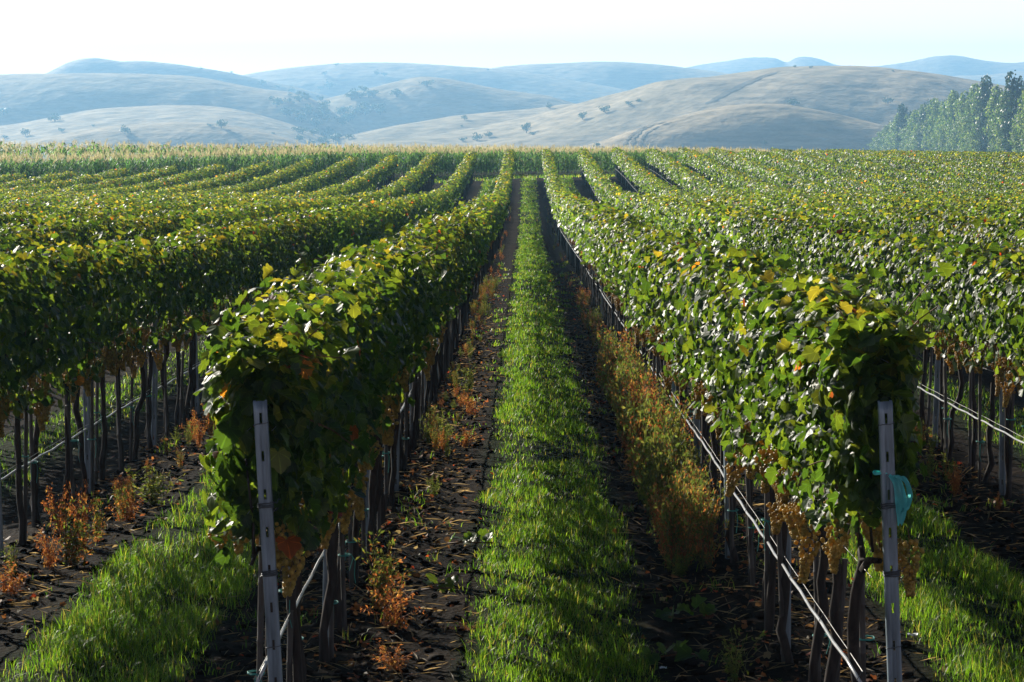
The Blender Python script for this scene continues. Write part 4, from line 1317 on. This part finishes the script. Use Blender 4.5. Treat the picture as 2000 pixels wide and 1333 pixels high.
def litter():
    r = np.random.default_rng(88)
    A = Acc()
    n = 9500
    y = 8 + 60 * r.random(n) ** 1.8
    lane = r.integers(-1, 2, n) * 2.5 + 0.165
    u = np.where(r.random(n) < 0.5, -1, 1) * np.abs(r.normal(size=n) * 0.22 + 1.0)
    x = lane + u
    P = np.stack([x, y, G(x, y) + 0.02 + r.uniform(0, 0.012, n)], -1)
    N = norm(np.array([0, 0, 1.0]) + r.normal(size=(n, 3)) * 0.35); T = norm(r.normal(size=(n, 3)))
    cols = np.array([(0.16, 0.06, 0.03), (0.22, 0.10, 0.04), (0.10, 0.06, 0.035), (0.26, 0.045, 0.02), (0.20, 0.17, 0.11)])
    c = cols[r.choice(5, n, p=[.3, .25, .25, .07, .13])]
    V, f, cc, uv = make_leaves(P, N, T, r.uniform(0.012, 0.05, n), c * r.uniform(.7, 1.2, n)[:, None], 1, r, 0.4)
    A.add(V, f, cc)
    # twigs and straw
    n = 9000
    y = 8 + 40 * r.random(n) ** 1.7; x = r.integers(-1, 2, n) * 2.5 + 0.165 + np.where(r.random(n) < .5, -1, 1) * np.abs(r.normal(size=n) * 0.22 + 0.95)
    P = np.stack([x, y, G(x, y) + 0.022], -1)
    a = r.uniform(0, 6.28, n)
    V, f, cc = leaf_quads(P, norm(np.array([0, 0, 1.0]) + r.normal(size=(n, 3)) * .2), np.stack([np.cos(a), np.sin(a), r.normal(size=n) * .12], -1), r.uniform(0.05, 0.22, n), np.array([(0.30, 0.24, 0.16)]) * r.uniform(.4, 1.1, n)[:, None], 0.06, 0.03)
    A.add(V, f, cc)
    tag(link('leaf_litter', A.mesh('leaf_litter', M_WEED)), 'fallen brown leaves and straw on the soil between the rows', 'leaf litter', kind='stuff')
    # clods
    A = Acc(); n = 8000
    y = 8 + 34 * r.random(n) ** 1.6; x = r.integers(-1, 2, n) * 2.5 + 0.165 + np.where(r.random(n) < .5, -1, 1) * np.abs(r.normal(size=n) * 0.24 + 0.95)
    g = G(x, y) + 0.012
    for lo in range(n):
        s = r.uniform(0.006, 0.032) * (1.3 if r.random() < .1 else 1)
        A.add(BV * s * r.uniform(0.6, 1.3, (12, 1)) * np.array([1.2, 1, 0.7]) + np.array([x[lo], y[lo], g[lo]]), BF, (1, 1, 1))
    A.c = []
    m = wood_mat('soil_clod', (0.009, 0.0065, 0.005), (0.034, 0.024, 0.018), 60, spec=0.05)
    tag(link('soil_clods', A.mesh('soil_clods', m)), 'loose dark clods of soil on the wheel tracks', 'soil clods', kind='stuff')
    # sparse grass tufts on the tracks
    A = Acc(); 
    tx = []; ty = []
    for q in range(420):
        yy = 8 + 70 * r.random() ** 1.5; xx = r.integers(-1, 2) * 2.5 + 0.165 + r.choice([-1, 1]) * r.uniform(0.55, 1.15)
        m_ = r.integers(6, 26); tx.append(xx + r.normal(size=m_) * 0.05); ty.append(yy + r.normal(size=m_) * 0.09)
    tx = np.concatenate(tx); ty = np.concatenate(ty); n = len(tx)
    A.add(*blades(tx, ty, r.uniform(0.03, 0.12, n), 0.005 * np.maximum(1, ty / 16), r.uniform(.3, 1, n), r, 0.12))
    tag(link('track_grass', A.mesh('track_grass', M_GRASS)), 'sparse grass tufts growing on the bare wheel tracks', 'grass', kind='stuff')
litter()

# cut vine shoots lying on the soil
def fallen_shoot(x, y, n, spread, seed, label):
    r = np.random.default_rng(seed)
    g = float(G(x, y))
    root = empty('fallen_vine_shoot', (x, y, g), label=label, cat='vine cutting', group='vine cuttings lying on the tracks')
    A = Acc(); pts = [(-spread, r.normal() * .03, 0.02), (-spread * .3, r.normal() * .04, 0.035), (spread * .4, r.normal() * .05, 0.03), (spread, 0, 0.025)]
    A.add(*tube(pts, 0.005, 5)); link('stem', A.mesh('stem', M_CANE), root)
    for q in range(n):
        V, f, cc, uv = make_leaves(np.zeros((1, 3)), norm(np.array([[r.normal() * .5, -0.5 + r.normal() * .3, 0.8]])), norm(r.normal(size=(1, 3))), np.array([r.uniform(.07, .12)]), GREENS[r.integers(1, 4, 1)] * 1.2, 0, r)
        t = (q + .5) / n
        link('leaf', make_mesh('leaf', V, [f], M_LEAF, col=cc, uv=uv, smooth=True), root, (-spread + 2 * spread * t, r.normal() * .05, 0.045 + r.uniform(0, .03)))
fallen_shoot(-0.42, 12.0, 7, 0.17, 1, 'fresh green vine cutting lying on the lower left wheel track')
fallen_shoot(-0.40, 17.5, 6, 0.16, 2, 'wilted vine cutting lying halfway up the left wheel track')
fallen_shoot(0.98, 14.6, 7, 0.18, 3, 'vine cutting on the dark right wheel track, farther one')
fallen_shoot(0.82, 13.3, 6, 0.16, 4, 'vine cutting on the dark right wheel track, nearer one')
fallen_shoot(-0.55, 15.6, 4, 0.12, 5, 'short vine cutting on the left wheel track between two others')

# teal torn bag tied to the right-hand end post
def teal_bag():
    m, n, l, p, out = nmat('teal_plastic')
    p.inputs['Base Color'].default_value = (0.12, 0.60, 0.62, 1); p.inputs['Roughness'].default_value = 0.35
    t = n.new('ShaderNodeBsdfTranslucent'); t.inputs[0].default_value = (0.25, 0.95, 0.92, 1)
    ms = n.new('ShaderNodeMixShader'); ms.inputs[0].default_value = 0.5
    l.new(p.outputs[0], ms.inputs[1]); l.new(t.outputs[0], ms.inputs[2]); l.new(ms.outputs[0], out.inputs[0])
    X = 1.415; g = float(G0(X, Y0))
    top = 1.44
    root = empty('teal_bag', (X + 0.035, Y0 - 0.075, g + top), label='torn teal plastic strip tied round the right-hand front post', cat='plastic strip')
    r = np.random.default_rng(4)
    def ribbon(path, width, seed, nx=7):
        r = np.random.default_rng(seed)
        path = np.array(path); ns = 16
        tt = np.linspace(0, len(path) - 1, ns); P = np.stack([hermite(tt, range(len(path)), path[:, j]) for j in range(3)], -1)
        wd = np.interp(np.linspace(0, 1, ns), np.linspace(0, 1, len(width)), width)
        V = []
        for a in range(ns):
            for b in range(nx):
                u = b / (nx - 1) - .5
                V.append((P[a, 0] + u * wd[a], P[a, 1] + 0.012 * math.sin(u * 14 + a * .5 + seed) * (0.4 + wd[a] * 12), P[a, 2] + 0.006 * math.sin(u * 9 + a)))
        i = np.arange(ns - 1)[:, None] * nx + np.arange(nx - 1)[None]
        f = np.stack([i, i + 1, i + nx + 1, i + nx], -1).reshape(-1, 4)
        return np.array(V), f
    A = Acc()
    A.add(*ribbon([(0.015, -0.005, 0.01), (0.045, -0.01, -0.015), (0.06, -0.015, -0.08), (0.065, -0.01, -0.14), (0.062, -0.01, -0.19)], [0.02, 0.035, 0.05, 0.045, 0.02], 1)); link('hanging_strip', A.mesh('hanging_strip', m, smooth=True), root)
    A = Acc()
    A.add(*ribbon([(0.02, -0.01, 0.005), (0.06, -0.02, 0.005), (0.088, -0.02, -0.03), (0.098, -0.015, -0.08), (0.088, -0.01, -0.12), (0.065, -0.01, -0.135)], [0.015, 0.022, 0.024, 0.024, 0.02, 0.012], 2)); link('loop', A.mesh('loop', m, smooth=True), root)
    A = Acc()
    pts = [(math.cos(a) * 0.036 - 0.003, math.sin(a) * 0.030 + 0.055, 0.012 + 0.003 * math.sin(3 * a)) for a in np.linspace(0, 6.283, 20)]
    A.add(*tube(pts, 0.006, 6)); link('knot', A.mesh('knot', m, smooth=True), root)
teal_bag()

def scrap(x, y, s, label):
    m, n, l, p, out = nmat('white_plastic_scrap'); p.inputs['Base Color'].default_value = (0.7, 0.74, 0.78, 1); p.inputs['Roughness'].default_value = 0.4
    g = np.linspace(-1, 1, 7); Xg, Yg = np.meshgrid(g, g, indexing='ij')
    Z = 0.5 * fbm(Xg * 1.5 + x, Yg * 1.5 + y, 2) + 0.45
    V = np.stack([Xg * (1 - .2 * Yg ** 2), Yg * .6, Z], -1).reshape(-1, 3) * s
    i = np.arange(6)[:, None] * 7 + np.arange(6)[None]; f = np.stack([i, i + 1, i + 8, i + 7], -1).reshape(-1, 4)
    o = link('plastic_scrap', make_mesh('plastic_scrap', V, [f], m, smooth=True), None, (x, y, float(G(x, y)) + 0.01))
    tag(o, label, 'plastic scrap', 'white plastic scraps on the soil')
scrap(2.22, 13.9, 0.03, 'white plastic scrap on the dark soil right of the teal strip')
scrap(0.74, 13.0, 0.02, 'tiny white plastic scrap on the dark right wheel track')

# ------------------------------------------------------------------ haze
def haze():
    x0, x1, y0, y1, z0, z1 = -2700, 2700, -60, 6500, -110, 190
    v = [(x0, y0, z0), (x1, y0, z0), (x1, y1, z0), (x0, y1, z0), (x0, y0, z1), (x1, y0, z1), (x1, y1, z1), (x0, y1, z1)]
    f = np.array([(0, 3, 2, 1), (4, 5, 6, 7), (0, 1, 5, 4), (1, 2, 6, 5), (2, 3, 7, 6), (3, 0, 4, 7)])
    m = bpy.data.materials.new('haze_air'); m.use_nodes = True
    n = m.node_tree.nodes; l = m.node_tree.links
    n.remove(n['Principled BSDF'])
    pv = n.new('ShaderNodeVolumePrincipled')
    pv.inputs['Color'].default_value = (0.33, 0.65, 1.0, 1)
    pv.inputs['Density'].default_value = 0.00027
    pv.inputs['Anisotropy'].default_value = 0.4
    l.new(pv.outputs[0], n['Material Output'].inputs['Volume'])
    o = link('haze', make_mesh('haze', np.array(v, float), [f], m))
    tag(o, kind='stuff')
haze()
